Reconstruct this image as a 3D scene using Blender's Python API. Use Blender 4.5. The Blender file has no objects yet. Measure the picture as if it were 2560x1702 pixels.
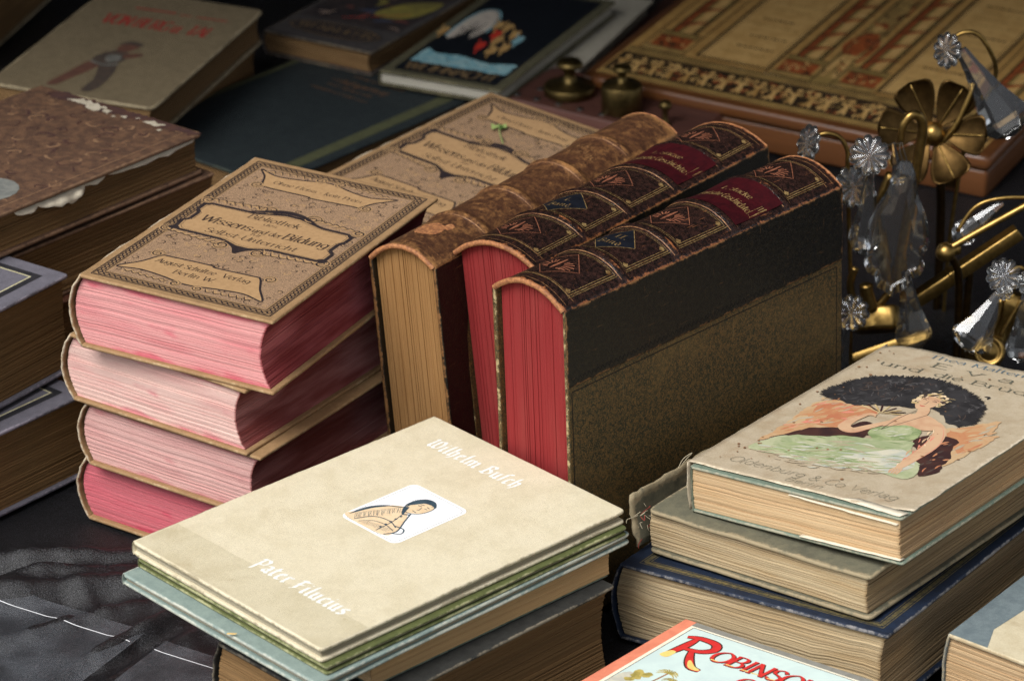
import bpy, bmesh, math, random
from mathutils import Vector, Matrix, noise
R_ = math.radians
S = 0.01                                   # geometry below is written in centimetres
sc = bpy.context.scene
COL = sc.collection

# ------------------------------------------------------------------ camera
cam = bpy.data.cameras.new('camera'); camo = bpy.data.objects.new('camera', cam); COL.objects.link(camo)
PITCH, DIST = R_(25.5), 257.58
camo.location = (0, -DIST*math.cos(PITCH)*S, DIST*math.sin(PITCH)*S)
camo.rotation_euler = (math.pi/2-PITCH, 0, 0)
cam.sensor_width = 36; cam.lens = 119.53; cam.clip_start = .05; cam.clip_end = 60
cam.dof.use_dof = True; cam.dof.focus_distance = 2.17; cam.dof.aperture_fstop = 11
sc.camera = camo
# ------------------------------------------------------------------ daylight
SUN_AZ, SUN_EL = (-.60, -.66), 52          # where the light comes from (camera left, in front of the stall)
w = bpy.data.worlds.new('World'); sc.world = w; w.use_nodes = True
wn = w.node_tree; bg = wn.nodes['Background']; bg.inputs[1].default_value = .075
sky = wn.nodes.new('ShaderNodeTexSky'); sky.sky_type = 'NISHITA'; sky.sun_disc = False
sky.sun_elevation = R_(SUN_EL); sky.sun_rotation = math.atan2(SUN_AZ[0], SUN_AZ[1])
sky.air_density = .7; sky.dust_density = 2.5; sky.ozone_density = .6
hs = wn.nodes.new('ShaderNodeHueSaturation'); hs.inputs['Saturation'].default_value = .28      # thin overcast: the blue is washed out
wn.links.new(sky.outputs[0], hs.inputs['Color']); wn.links.new(hs.outputs[0], bg.inputs[0])
cy_ = sc.cycles; cy_.use_denoising = True; cy_.denoising_prefilter = 'NONE'; cy_.max_bounces = 9; cy_.diffuse_bounces = 3; cy_.glossy_bounces = 4; cy_.transmission_bounces = 9; cy_.transparent_max_bounces = 8
cy_.caustics_reflective = False; cy_.caustics_refractive = False; cy_.sample_clamp_indirect = 2.5; cy_.use_adaptive_sampling = False
sl = bpy.data.lights.new('sun', 'SUN'); sl.energy = 1.5; sl.angle = R_(32); sl.color = (1, .99, .97)
so = bpy.data.objects.new('sun', sl); COL.objects.link(so)
hz = math.cos(R_(SUN_EL)); nn = math.hypot(*SUN_AZ)
so.rotation_euler = Vector((SUN_AZ[0]/nn*hz, SUN_AZ[1]/nn*hz, math.sin(R_(SUN_EL)))).to_track_quat('Z', 'Y').to_euler()
so.location = (-1, -1, 2)
sc.view_settings.view_transform = 'Standard'; sc.view_settings.look = 'None'
sc.view_settings.exposure = 1.15; sc.view_settings.gamma = 1

# ------------------------------------------------------------------ node helpers
def srgb(r, g, b):
    f = lambda c: (c/255/12.92 if c/255 <= .04045 else ((c/255+.055)/1.055)**2.4)
    return (f(r), f(g), f(b), 1)
class NT:
    def __init__(s, name):
        s.m = bpy.data.materials.new(name); s.m.use_nodes = True; s.t = s.m.node_tree
        s.b = s.t.nodes['Principled BSDF']
    def n(s, typ, props=None, **kw):
        nd = s.t.nodes.new('ShaderNode'+typ)
        for k, v in (props or {}).items(): setattr(nd, k, v)
        for k, v in kw.items():
            k = int(k[1:]) if k[0] == '_' and k[1:].isdigit() else k.replace('_', ' ')
            s.set(nd.inputs[k], v)
        return nd
    def set(s, sock, v):
        if isinstance(v, bpy.types.NodeSocket): s.t.links.new(v, sock)
        elif isinstance(v, bpy.types.Node): s.t.links.new(v.outputs[0], sock)
        else: sock.default_value = v
    def mix(s, f, a, b, mode='MIX'):
        nd = s.t.nodes.new('ShaderNodeMix'); nd.data_type = 'RGBA'; nd.blend_type = mode
        s.set(nd.inputs[0], f); s.set(nd.inputs[6], a); s.set(nd.inputs[7], b)
        return nd.outputs[2]
    def math(s, op, a, b=0.0, c=False):
        nd = s.t.nodes.new('ShaderNodeMath'); nd.operation = op; nd.use_clamp = c
        s.set(nd.inputs[0], a); s.set(nd.inputs[1], b); return nd.outputs[0]
    def ramp(s, f, lo, hi):
        nd = s.t.nodes.new('ShaderNodeMapRange'); nd.clamp = True; nd.interpolation_type = 'SMOOTHSTEP'
        s.set(nd.inputs[0], f); nd.inputs[1].default_value = lo; nd.inputs[2].default_value = hi
        return nd.outputs[0]
    def noise(s, vec, scale, detail=4, rough=.6, dist=0):
        nd = s.n('TexNoise', Scale=scale, Detail=detail, Roughness=rough, Distortion=dist)
        if vec is not None: s.set(nd.inputs['Vector'], vec)
        return nd.outputs[0]
    def scaled(s, vec, v3):
        nd = s.n('Mapping'); s.set(nd.inputs[0], vec); nd.inputs['Scale'].default_value = v3; return nd.outputs[0]
    def bump(s, h, strength, dist=.0005):
        nd = s.n('Bump', Strength=strength, Distance=dist); s.set(nd.inputs['Height'], h); s.set(s.b.inputs['Normal'], nd.outputs[0]); return nd
    def obj(s): return s.n('TexCoord').outputs['Object']
    def uv(s): return s.n('TexCoord').outputs['UV']
    def attr(s, a): return s.n('Attribute', {'attribute_name': a}).outputs['Fac']
MATS = {}
def mat_cover(name, c1, c2, wear=None, rough=.75, wear_amt=.5, mott=14, weave=0, spec=.35, dirt=None, dirt_amt=.0, streak=0, bump=.25):
    """bookcloth, paper or leather: mottled colour, rubbed edges, stains"""
    t = NT(name); o = t.obj()
    f = t.ramp(t.noise(o, mott*100/10, 6, .65), .35, .68)
    col = t.mix(f, c1, c2)
    fine = t.noise(o, 900, 3, .7)
    col = t.mix(t.math('MULTIPLY', t.ramp(fine, .3, .7), .22), col, (c1[0]*.45, c1[1]*.45, c1[2]*.45, 1))
    if dirt:
        col = t.mix(t.math('MULTIPLY', t.ramp(t.noise(o, 38, 8, .72, .4), .52, .72), dirt_amt), col, dirt)
        col = t.mix(t.math('MULTIPLY', t.ramp(t.noise(o, 260, 3, .5), .70, .76), min(1, dirt_amt*1.2)), col, dirt)
    if wear:
        e = t.attr('edge'); nz = t.math('ADD', t.math('MULTIPLY', t.noise(o, 190, 6, .75), .55), t.math('MULTIPLY', t.noise(o, 26, 3, .6), .45))
        m = t.math('ADD', e, t.math('MULTIPLY', t.math('SUBTRACT', nz, .5), 2.6))
        col = t.mix(t.math('MULTIPLY', t.ramp(m, 1.0-wear_amt*.6, 1.3-wear_amt*.4), .85), col, wear)
    t.set(t.b.inputs['Base Color'], col)
    t.b.inputs['Roughness'].default_value = rough; t.b.inputs['Specular IOR Level'].default_value = spec
    h = t.noise(o, 420, 5, .65)
    if weave:
        wv = t.n('TexWave', {'wave_type': 'BANDS', 'bands_direction': 'X'}, Scale=weave, Distortion=.6); t.set(wv.inputs[0], o)
        wv2 = t.n('TexWave', {'wave_type': 'BANDS', 'bands_direction': 'Y'}, Scale=weave, Distortion=.6); t.set(wv2.inputs[0], o)
        h = t.math('ADD', h, t.math('MULTIPLY', t.math('ADD', wv.outputs['Fac'], wv2.outputs['Fac']), .35))
    t.bump(h, bump, .0006)
    MATS[name] = t.m; return t.m
def mat_pages(name, tail, fore=None, line=None, stain=None, lines=90, contrast=.55, stain_amt=.6, blot=None):
    """cut page edges: UV u = which side (0 tail,1 fore edge,2 head,3 spine) plus way along it, v = leaf"""
    t = NT(name); uv = t.uv()
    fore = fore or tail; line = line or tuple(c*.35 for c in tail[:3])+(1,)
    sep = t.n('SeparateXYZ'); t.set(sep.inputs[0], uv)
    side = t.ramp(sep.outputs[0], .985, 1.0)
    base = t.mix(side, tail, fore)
    if stain:
        f = t.ramp(t.noise(t.scaled(uv, (1.6, 2.2, 1)), 1.3, 3, .5), .40, .70)
        base = t.mix(t.math('MULTIPLY', f, stain_amt), base, stain)
    if blot:
        top = t.math('MAXIMUM', t.ramp(sep.outputs[1], .80, 1.0), t.ramp(t.math('SUBTRACT', 1.0, sep.outputs[1]), .86, 1.0))
        f = t.math('MULTIPLY', t.ramp(t.math('ADD', t.noise(t.scaled(uv, (2.2, 1.6, 1)), 2.0, 3, .5), t.math('MULTIPLY', top, .22)), .56, .78), t.math('SUBTRACT', 1.0, side))
        base = t.mix(t.math('MULTIPLY', f, .6), base, blot)
    ln = t.noise(t.scaled(uv, (.35, lines*1.2, 1)), 1.0, 3, .65)
    ln2 = t.noise(t.scaled(uv, (1.2, lines*3.2, 1)), 1.0, 2, .6)
    f = t.math('ADD', t.math('MULTIPLY', t.ramp(ln, .36, .62), .5), t.math('MULTIPLY', t.ramp(ln2, .35, .65), .5))
    col = t.mix(t.math('MULTIPLY', t.math('SUBTRACT', 1.0, f), contrast), base, line)
    lt = t.ramp(t.noise(t.scaled(uv, (1.4, lines*1.3, 1)), 1.0, 3, .7), .60, .74)
    col = t.mix(t.math('MULTIPLY', lt, .35), col, tuple(min(1, c*1.5+.05) for c in tail[:3])+(1,))
    t.set(t.b.inputs['Base Color'], col)
    t.b.inputs['Roughness'].default_value = .82; t.b.inputs['Specular IOR Level'].default_value = .25
    t.bump(f, .4, .0007)
    MATS[name] = t.m; return t.m
def mat_leather(name, dark, mid, worn, rough=.5, edge=.8, patch=.62, scale=1.0, spec=.45, crack=.35, soft=.0):
    t = NT(name); o = t.obj()
    n1 = t.noise(o, 330*scale, 9, .75); n2 = t.noise(o, 75*scale, 10, .78, .8); fine = t.noise(o, 1700, 3, .6)
    col = t.mix(t.ramp(n1, .40, .62), dark, mid)
    e = t.math('MULTIPLY', t.attr('edge'), edge)
    m = t.math('ADD', t.math('MULTIPLY', t.math('SUBTRACT', n2, .5), 1.7), t.math('ADD', t.math('MULTIPLY', t.math('SUBTRACT', n1, .5), .9), e))
    col = t.mix(t.math('MULTIPLY', t.ramp(m, patch-.12-soft, patch+.16+soft), .9), col, worn)
    sc1 = t.ramp(t.noise(t.scaled(o, (900, 60, 900)), 1.0, 3, .6), .66, .72); sc2 = t.ramp(t.noise(t.scaled(o, (70, 900, 700)), 1.0, 3, .6), .67, .73)
    col = t.mix(t.math('MULTIPLY', t.math('MAXIMUM', sc1, sc2), .4), col, worn)
    v = t.n('TexVoronoi', {'feature': 'DISTANCE_TO_EDGE'}, Scale=420.0*scale); t.set(v.inputs['Vector'], o)
    cr = t.ramp(v.outputs[0], .0, .06)
    col = t.mix(t.math('MULTIPLY', t.math('SUBTRACT', 1.0, cr), crack), col, (dark[0]*.4, dark[1]*.4, dark[2]*.4, 1))
    col = t.mix(t.math('MULTIPLY', t.ramp(fine, .5, .7), .25), col, (dark[0]*.5, dark[1]*.5, dark[2]*.5, 1))
    t.set(t.b.inputs['Base Color'], col); t.b.inputs['Specular IOR Level'].default_value = spec
    t.set(t.b.inputs['Roughness'], t.math('ADD', rough, t.math('MULTIPLY', n1, .2)))
    t.bump(t.math('ADD', t.math('MULTIPLY', cr, .5), n1), .35, .0006)
    MATS[name] = t.m; return t.m
def mat_plain(name, c, rough=.6, metal=0.0, var=.15, spec=.4, bump=0):
    t = NT(name); o = t.obj()
    f = t.ramp(t.noise(o, 180, 5, .65), .3, .7)
    col = t.mix(t.math('MULTIPLY', f, var), c, (c[0]*.35, c[1]*.35, c[2]*.35, 1))
    t.set(t.b.inputs['Base Color'], col); t.b.inputs['Roughness'].default_value = rough
    t.b.inputs['Metallic'].default_value = metal; t.b.inputs['Specular IOR Level'].default_value = spec
    if bump: t.bump(t.noise(o, 300, 5, .6), bump, .0006)
    MATS[name] = t.m; return t.m
def mat_ink(name, c, c2=None, cover=1.0, rough=.7, scale=120, metal=0.0, rub=.0, under=None):
    """printed ink: two tones in small brush patches, rubbed through to the paper in places"""
    t = NT(name); o = t.obj(); c2 = c2 or tuple(x*.7 for x in c[:3])+(1,)
    col = t.mix(t.ramp(t.noise(o, scale, 5, .65, .6), .38, .64), c, c2)
    if rub and under:
        col = t.mix(t.math('MULTIPLY', t.ramp(t.noise(o, 700, 3, .7), .5, .66), rub), col, under)
    t.set(t.b.inputs['Base Color'], col); t.b.inputs['Roughness'].default_value = rough
    t.b.inputs['Metallic'].default_value = metal; t.b.inputs['Specular IOR Level'].default_value = .3
    MATS[name] = t.m; return t.m

# ------------------------------------------------------------------ object helpers
def link(o, parent=None):
    COL.objects.link(o)
    if parent is not None: o.parent = parent
    return o
def mesh_obj(name, verts, faces, mat, parent=None, smooth=True, attrs=None, uvs=None, mats=None, fm=None):
    me = bpy.data.meshes.new(name)
    me.from_pydata([(x*S, y*S, z*S) for x, y, z in verts], [], faces)
    for m in (mats or [mat]): me.materials.append(m)
    if fm: me.polygons.foreach_set('material_index', fm)
    if smooth: me.polygons.foreach_set('use_smooth', [True]*len(me.polygons))
    for k, v in (attrs or {}).items():
        a = me.attributes.new(k, 'FLOAT', 'POINT'); a.data.foreach_set('value', v)
    if uvs:
        l = me.uv_layers.new(name='UVMap'); vi = [0]*len(me.loops); me.loops.foreach_get('vertex_index', vi)
        flat = []
        for i in vi: flat += uvs[i]
        l.data.foreach_set('uv', flat)
    me.update()
    return link(bpy.data.objects.new(name, me), parent)
def thing(name, label, cat, M=None, group=None):
    o = bpy.data.objects.new(name, None); o.empty_display_size = .02; COL.objects.link(o)
    o['label'] = label; o['category'] = cat
    if group: o['group'] = group
    if M is not None: o.matrix_world = M
    return o
def tag(o, label, cat, group=None):
    o['label'] = label; o['category'] = cat
    if group: o['group'] = group
    return o
def rot(yaw, a=0, b=0):
    return (Matrix.Rotation(R_(yaw), 3, 'Z') @ Matrix.Rotation(R_(a), 3, 'X') @ Matrix.Rotation(R_(b), 3, 'Y'))
def place(Rm, origin_cm, anchor_local=(0, 0, 0)):
    p = Vector(origin_cm) - Rm @ Vector(anchor_local)
    return Matrix.Translation(p*S) @ Rm.to_4x4()
def lie(X, Y, ztop, yaw, T, a=0, b=0, anchor=(0, 0)):
    """a book lying flat: (X,Y,ztop) is where its top-cover point `anchor` (local cm) sits"""
    return place(rot(yaw, a, b), (X, Y, ztop), (anchor[0], anchor[1], T))
def stand(X, Y, yaw, lean, W, tilt=0):
    """a book on its fore edge, spine up: local +x points down, local +z to the right"""
    Rm = rot(yaw, tilt, lean) @ Matrix(((0, 0, 1), (0, 1, 0), (-1, 0, 0)))
    return place(Rm, (X, Y, 0), (W, 0, 0))
def nz(x, y, z=0.0): return noise.noise(Vector((x, y, z)))

def axis(L, step, ends=(0, .05, .12, .25, .5)):
    e = [v for v in ends if v < L/2]
    n = max(2, int(round((L-2*e[-1])/step)))
    mid = [e[-1]+(L-2*e[-1])*i/n for i in range(1, n)]
    return e+mid+[L-v for v in reversed(e)]
def board(name, x0, x1, y0, y1, z0, z1, mat, parent, rc=.18, rb=.08, wob=.03, warp=None, seed=0, step=1.5, ew=.28, up=1):
    """one cover board: rounded, rubbed edges; warp(x,y) lifts it"""
    xs, ys = axis(x1-x0, step), axis(y1-y0, step)
    W, L = x1-x0, y1-y0; V = []; A = []
    nx, ny = len(xs), len(ys)
    for top in (1, 0):
        for j, v in enumerate(ys):
            for i, u in enumerate(xs):
                d = min(u, W-u, v, L-v)
                x, y = u, v
                cx, cy = (rc-u if u < rc else (u-(W-rc) if u > W-rc else 0)), (rc-v if v < rc else (v-(L-rc) if v > L-rc else 0))
                if cx > 0 and cy > 0:
                    s = max(cx, cy)/math.hypot(cx, cy)
                    x = (rc-cx*s) if u < rc else W-rc+cx*s
                    y = (rc-cy*s) if v < rc else L-rc+cy*s
                h = (rb-math.sqrt(max(0, rb*rb-(rb-d)**2))) if d < rb else 0
                if d < .3:
                    k = (1-d/.3); q = wob*.45*k
                    x += q*nz(v*1.1+seed, u*1.1, 3.1)+q*.5*nz(v*5, u*5+seed, 1); y += q*nz(u*1.1, v*1.1+seed, 7.7)+q*.5*nz(u*5+seed, v*5, 2)
                zz = z1-h if top else z0+h
                zz += .012*nz(x*.8+seed, y*.8, 5)
                if warp: zz += warp(x+x0, y+y0)
                V.append((x+x0, y+y0, zz))
                cd = max(0, 1-math.hypot(min(u, W-u), min(v, L-v))/1.1)
                A.append(max(max(0, 1-d/ew), cd*.75))
    F = []; o = nx*ny
    for j in range(ny-1):
        for i in range(nx-1):
            a = j*nx+i
            F.append((a, a+1, a+nx+1, a+nx)); F.append((o+a, o+a+nx, o+a+nx+1, o+a+1))
    ring = [i for i in range(nx)]+[j*nx+nx-1 for j in range(1, ny)]+[(ny-1)*nx+i for i in range(nx-2, -1, -1)]+[j*nx for j in range(ny-2, 0, -1)]
    for k in range(len(ring)):
        a, b = ring[k], ring[(k+1) % len(ring)]
        F.append((a, o+a, o+b, b))
    return mesh_obj(name, V, F, mat, parent, attrs={'edge': A})
def pages(name, x0, x1, y0, y1, z0, z1, mat, parent, bulge=.3, concave=.3, wave=0.0, rag=.05, seed=1, lay=.075, skew=0.0):
    """page block as real strata of leaves"""
    rnd = random.Random(seed); T = z1-z0; n = max(6, int(T/lay)); nX, nY = 16, 10
    V = []; U = []; rings = []
    for k in range(n):
        d0, d1, dx = [rnd.random()**2*rag for _ in range(3)]
        for zf in (k/n, (k+.86)/n):
            t = 2*zf-1; xs = x0-bulge*(1-t*t); xe = x1-concave*(1-t*t)-dx+skew*t
            pts = [(xs+(xe-xs)*i/nX, y0+d0, i/nX) for i in range(nX)]
            pts += [(xe, y0+d0+(y1-y0-d0-d1)*i/nY, 1.0001+i/nY) for i in range(nY)]
            pts += [(xe-(xe-xs)*i/nX, y1-d1, 2.0+i/nX) for i in range(nX)]
            pts += [(xs, y1-d1-(y1-y0-d0-d1)*i/4, 3.0+i/4) for i in range(4)]
            r = []
            for x, y, u in pts:
                wv = wave*math.sin(math.pi*min(1, max(0, zf)))*(nz(x*.22+seed, y*.13, zf*.8)+.35*nz(x*.6, y*.3+seed, zf*2)) if wave else 0
                z = z0+T*zf+wv
                r.append(len(V)); V.append((x, y, z)); U.append((u, zf))
            rings.append(r)
    F = []; m = len(rings[0])
    for a, b in zip(rings, rings[1:]):
        for i in range(m):
            j = (i+1) % m; F.append((a[i], a[j], b[j], b[i]))
    F.append(tuple(reversed(rings[0]))); F.append(tuple(rings[-1]))
    return mesh_obj(name, V, F, mat, parent, smooth=False, uvs=U)
def spine_fn(T, bulge, x0=0.0, p=2.2, bands=(), bh=.16, bw=.28, seed=0, crum=.0):
    """returns pos(s,y,h): a point on the outer spine, s across 0..T, h above the surface"""
    def base(s): 
        t = 2*s/T-1
        return x0-bulge*(1-abs(t)**p)
    def pos(s, y, h=0.0):
        b = sum(bh*max(0, 1-abs(y-yb)/bw)**.6 for yb in bands)
        b *= max(0, 1-abs(2*s/T-1)**6)
        c = crum*(nz(s*1.3+seed, y*.35, 2)+.5*nz(s*3, y*1.1+seed, 5)) if crum else 0
        e = .02; dx = (base(min(T, s+e))-base(max(0, s-e)))
        n = Vector((-(min(T, s+e)-max(0, s-e)), 0, dx)); n.normalize()
        q = Vector((base(s), y, s))+n*(h+b+c)
        return (q.x, q.y, q.z)
    return pos
def spine(name, T, y0, y1, pos, mat, parent, th=.16, ns=20, step=.55, ew=.5, band_y=(), joint=.0):
    ny = max(8, int((y1-y0)/step)); ys = [y0, y0+.06, y0+.16, y0+.35]+[y0+.35+(y1-y0-.7)*i/ny for i in range(1, ny)]+[y1-.35, y1-.16, y1-.06, y1]
    V = []; A = []; nyy = len(ys)
    for layer in (0, 1):
        for y in ys:
            for i in range(ns+1):
                s = T*i/ns; d = min(y-y0, y1-y)
                rr = .07; h = -(rr-math.sqrt(max(0, rr*rr-(rr-d)**2))) if d < rr else 0
                V.append(pos(s, y, h if layer == 0 else -th-h))
                A.append(max(0, 1-min(d, s, T-s)/ew) if not band_y else max(max(0, 1-d/ew), max(0, 1-min(s, T-s)/.45), max(0, .72-min(abs(y-b) for b in band_y)/.5)))
    F = []; nx = ns+1; o = nx*nyy
    for j in range(nyy-1):
        for i in range(ns):
            a = j*nx+i
            F.append((a, a+nx, a+nx+1, a+1)); F.append((o+a, o+a+1, o+a+nx+1, o+a+nx))
    ring = [i for i in range(nx)]+[j*nx+nx-1 for j in range(1, nyy)]+[(nyy-1)*nx+i for i in range(nx-2, -1, -1)]+[j*nx for j in range(nyy-2, 0, -1)]
    for k in range(len(ring)):
        a, b = ring[k], ring[(k+1) % len(ring)]; F.append((a, b, o+b, o+a))
    return mesh_obj(name, V, F, mat, parent, attrs={'edge': A})
def book(name, label, M, W, L, T, cover, pg, sp=None, bt=.28, sq=.3, bulge=.4, concave=.3, hinge=.45, wave=0, rag=.05, seed=1, rc=.18, wob=.03,
         warp=None, warp0=None, group=None, p=2.2, crum=.0, back=None, spth=.16, skew=0, lay=.075, bands=(), cat='book', ew=.28, spine_on=True, endx=0):
    r = thing(name, label, cat, M, group)
    f = board('front_cover', hinge*.5, W, 0, L, T-bt, T, cover, r, rc=rc, wob=wob, warp=warp, seed=seed, ew=ew)
    board('back_cover', hinge*.5, W, 0, L, 0, bt, back or cover, r, rc=rc, wob=wob, warp=warp0, seed=seed+9, ew=ew)
    pages('page_block', hinge*.7, W-sq, sq, L-sq, bt+.01, T-bt-.01, pg, r, bulge=bulge*.75, concave=concave, wave=wave, rag=rag, seed=seed, lay=lay, skew=skew)
    pos = spine_fn(T, bulge, hinge*.5+.02, p, bands, seed=seed, crum=crum)
    if spine_on: spine('spine', T, .0+endx, L-endx, pos, sp or cover, r, th=spth, band_y=bands)
    r['T'] = T
    return r, pos

# ------------------------------------------------------------------ flat print (lettering, ornament, pictures)
def smooth(pts, closed=False, n=5):
    P = [Vector(p) for p in pts]; m = len(P); out = []
    segs = m if closed else m-1
    for i in range(segs):
        g = (lambda k: P[k % m]) if closed else (lambda k: P[min(max(k, 0), m-1)])
        a, b, c, d = g(i-1), g(i), g(i+1), g(i+2)
        for k in range(n):
            t = k/n
            out.append(.5*((2*b)+(c-a)*t+(2*a-5*b+4*c-d)*t*t+(3*b-a-3*c+d)*t**3))
    if not closed: out.append(P[-1])
    return [(q.x, q.y) for q in out]
def rough(pts, amp, seed=0, step=.25):
    out = []; m = len(pts)
    for i in range(m):
        a, b = pts[i], pts[(i+1) % m]; L = math.hypot(b[0]-a[0], b[1]-a[1]); n = max(1, int(L/step))
        for k in range(n):
            x, y = a[0]+(b[0]-a[0])*k/n, a[1]+(b[1]-a[1])*k/n
            out.append((x+amp*nz(x*3+seed, y*3, 1.5), y+amp*nz(x*3, y*3+seed, 8.5)))
    return out
class Print:
    def __init__(s, mp, h0=.012): s.mp = mp; s.V = []; s.F = []; s.fm = []; s.mats = []; s.h0 = h0; s.k = 0
    def mi(s, m):
        m = MATS[m] if isinstance(m, str) else m
        if m not in s.mats: s.mats.append(m)
        return s.mats.index(m)
    def face(s, pts, m, layer=0):
        s.k += 1; h = s.h0+layer*.0025+(s.k % 10)*.0002
        b = len(s.V); s.V += [s.mp(x, y, h) for x, y in pts]
        s.F.append(tuple(range(b, b+len(pts)))); s.fm.append(s.mi(m))
    def poly(s, pts, m, layer=0):
        a = sum(pts[i-1][0]*pts[i][1]-pts[i][0]*pts[i-1][1] for i in range(len(pts)))
        s.face(pts if a > 0 else pts[::-1], m, layer)
    def rect(s, x0, y0, x1, y1, m, layer=0): s.face([(x0, y0), (x1, y0), (x1, y1), (x0, y1)], m, layer)
    def gridrect(s, x0, y0, x1, y1, m, layer=0, n=10, cut=None):
        """rectangle diced so that it follows a curved spine"""
        s.k += 1; h = s.h0+layer*.0025; mi = s.mi(m)
        for i in range(n):
            for j in range(3):
                a, b = x0+(x1-x0)*i/n, x0+(x1-x0)*(i+1)/n; c, d = y0+(y1-y0)*j/3, y0+(y1-y0)*(j+1)/3
                q = len(s.V); s.V += [s.mp(*p, h) for p in ((a, c), (b, c), (b, d), (a, d))]; s.F.append((q, q+1, q+2, q+3)); s.fm.append(mi)
    def diamond(s, cx, cy, rx, ry, m, layer=0, n=10):
        s.k += 1; h = s.h0+layer*.0025; mi = s.mi(m)
        for i in range(n):
            a, b = -rx+2*rx*i/n, -rx+2*rx*(i+1)/n; ha, hb = ry*(1-abs(a)/rx), ry*(1-abs(b)/rx)
            q = len(s.V); s.V += [s.mp(*p, h) for p in ((cx+a, cy-ha), (cx+b, cy-hb), (cx+b, cy+hb), (cx+a, cy+ha))]; s.F.append((q, q+1, q+2, q+3)); s.fm.append(mi)
    def ellipse(s, cx, cy, rx, ry, m, layer=0, n=18, jit=.12):
        s.k += 1; h = s.h0+layer*.0025; mi = s.mi(m)
        hh = [ry*math.sqrt(max(0, 1-(2*i/n-1)**2))*(1+jit*nz(i*.9, cy)) for i in range(n+1)]
        for i in range(n):
            a, b = cx-rx+2*rx*i/n, cx-rx+2*rx*(i+1)/n
            q = len(s.V); s.V += [s.mp(*p, h) for p in ((a, cy-hh[i]), (b, cy-hh[i+1]), (b, cy+hh[i+1]), (a, cy+hh[i]))]; s.F.append((q, q+1, q+2, q+3)); s.fm.append(mi)
    def stroke(s, pts, w, m, layer=0, w2=None, nib=None, sub=None):
        """a drawn line; w2 = width at the ends, nib=(angle,thin) = broad-pen contrast"""
        if len(pts) < 2: return
        if sub:
            q = []
            for a, b in zip(pts, pts[1:]):
                n = max(1, int(math.hypot(b[0]-a[0], b[1]-a[1])/sub)); q += [(a[0]+(b[0]-a[0])*k/n, a[1]+(b[1]-a[1])*k/n) for k in range(n)]
            pts = q+[pts[-1]]
        s.k += 1; h = s.h0+layer*.0025+(s.k % 10)*.0002; mi = s.mi(m); n = len(pts); base = len(s.V)
        for i, p in enumerate(pts):
            a, b = pts[max(0, i-1)], pts[min(n-1, i+1)]
            dx, dy = b[0]-a[0], b[1]-a[1]; L = math.hypot(dx, dy) or 1e-6; dx /= L; dy /= L
            ww = w
            if w2 is not None: f = math.sin(math.pi*i/(n-1)); ww = w2+(w-w2)*f
            if nib: ww = max(w*nib[1], w*abs(dx*math.sin(nib[0])-dy*math.cos(nib[0])))
            for sg in (1, -1): s.V.append(s.mp(p[0]-dy*ww/2*sg, p[1]+dx*ww/2*sg, h))
        for i in range(n-1):
            q = base+2*i; s.F.append((q+1, q+3, q+2, q)); s.fm.append(mi)
    def nibsweep(s, pts, w, ang, m, layer=0):
        """true broad-nib sweep: black-letter strokes with their slanted ends"""
        c, d = math.cos(ang)*w/2, math.sin(ang)*w/2; mi = s.mi(m)
        for a, b in zip(pts, pts[1:]):
            s.k += 1; h = s.h0+layer*.0025+(s.k % 10)*.0002
            q = [(a[0]-c, a[1]-d), (b[0]-c, b[1]-d), (b[0]+c, b[1]+d), (a[0]+c, a[1]+d)]
            ar = sum(q[i-1][0]*q[i][1]-q[i][0]*q[i-1][1] for i in range(4))
            if ar < 0: q = q[::-1]
            o = len(s.V); s.V += [s.mp(x, y, h) for x, y in q]; s.F.append((o, o+1, o+2, o+3)); s.fm.append(mi)
            t = w*.3; px, py = -(b[1]-a[1]), b[0]-a[0]; l = math.hypot(px, py) or 1; px, py = px/l*t/2, py/l*t/2
            q = [(a[0]-px, a[1]-py), (b[0]-px, b[1]-py), (b[0]+px, b[1]+py), (a[0]+px, a[1]+py)]
            o = len(s.V); s.V += [s.mp(x, y, h+.0002) for x, y in q]; s.F.append((o, o+1, o+2, o+3)); s.fm.append(mi)
    def text(s, txt, x, y, hgt, m, layer=3, w=None, weight=1.0, slant=0.0, style='roman', sub=None, rise=0.0, spread=0.0):
        """hgt = x-height in cm; w = total width to fill"""
        k = hgt/5.0; font = BLACK if style == 'black' else ROMAN
        adv = sum((font.get(c, ROMAN.get(c, (3, ())))[0]+spread) for c in txt)
        kx = (w/adv) if w else k; cx = x
        for c in txt:
            a, strokes = font.get(c, ROMAN.get(c, (3, ())))
            for kind, pts in strokes:
                P = smooth(pts, kind == 'C', 5) if kind in 'cC' else pts
                if kind == 'C': P = P+[P[0]]
                Q = [(cx+px*kx+py*k*slant, y+py*k+(cx+px*kx-x)*rise) for px, py in P]
                if style == 'black': s.nibsweep(Q, 1.15*k*weight, R_(42), m, layer)
                elif style == 'mono': s.stroke(Q, .42*k*weight, m, layer, sub=sub)
                else:
                    for seg in ([Q] if kind != 'l' else [[a_, b_] for a_, b_ in zip(Q, Q[1:])]):
                        s.stroke(seg, 1.15*k*weight, m, layer, nib=(R_(12), .32), sub=sub)
                    if style == 'roman' and kind == 'l':
                        for e in (Q[0], Q[-1]): s.stroke([(e[0]-.75*kx, e[1]), (e[0]+.75*kx, e[1])], .38*k*weight, m, layer)
            cx += (a+spread)*kx
    def build(s, name, parent):
        return mesh_obj(name, s.V, s.F, None, parent, smooth=False, mats=s.mats, fm=s.fm)
def parse(d):
    out = {}
    for ln in d.strip().splitlines():
        c, adv, st = ln.strip().split('|'); L = []
        for q in st.split(';'):
            q = q.strip(); kind = q[0]; L.append((kind, [tuple(float(v) for v in p.split(',')) for p in q[1:].split()]))
        out[c] = (float(adv), L)
    return out
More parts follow.
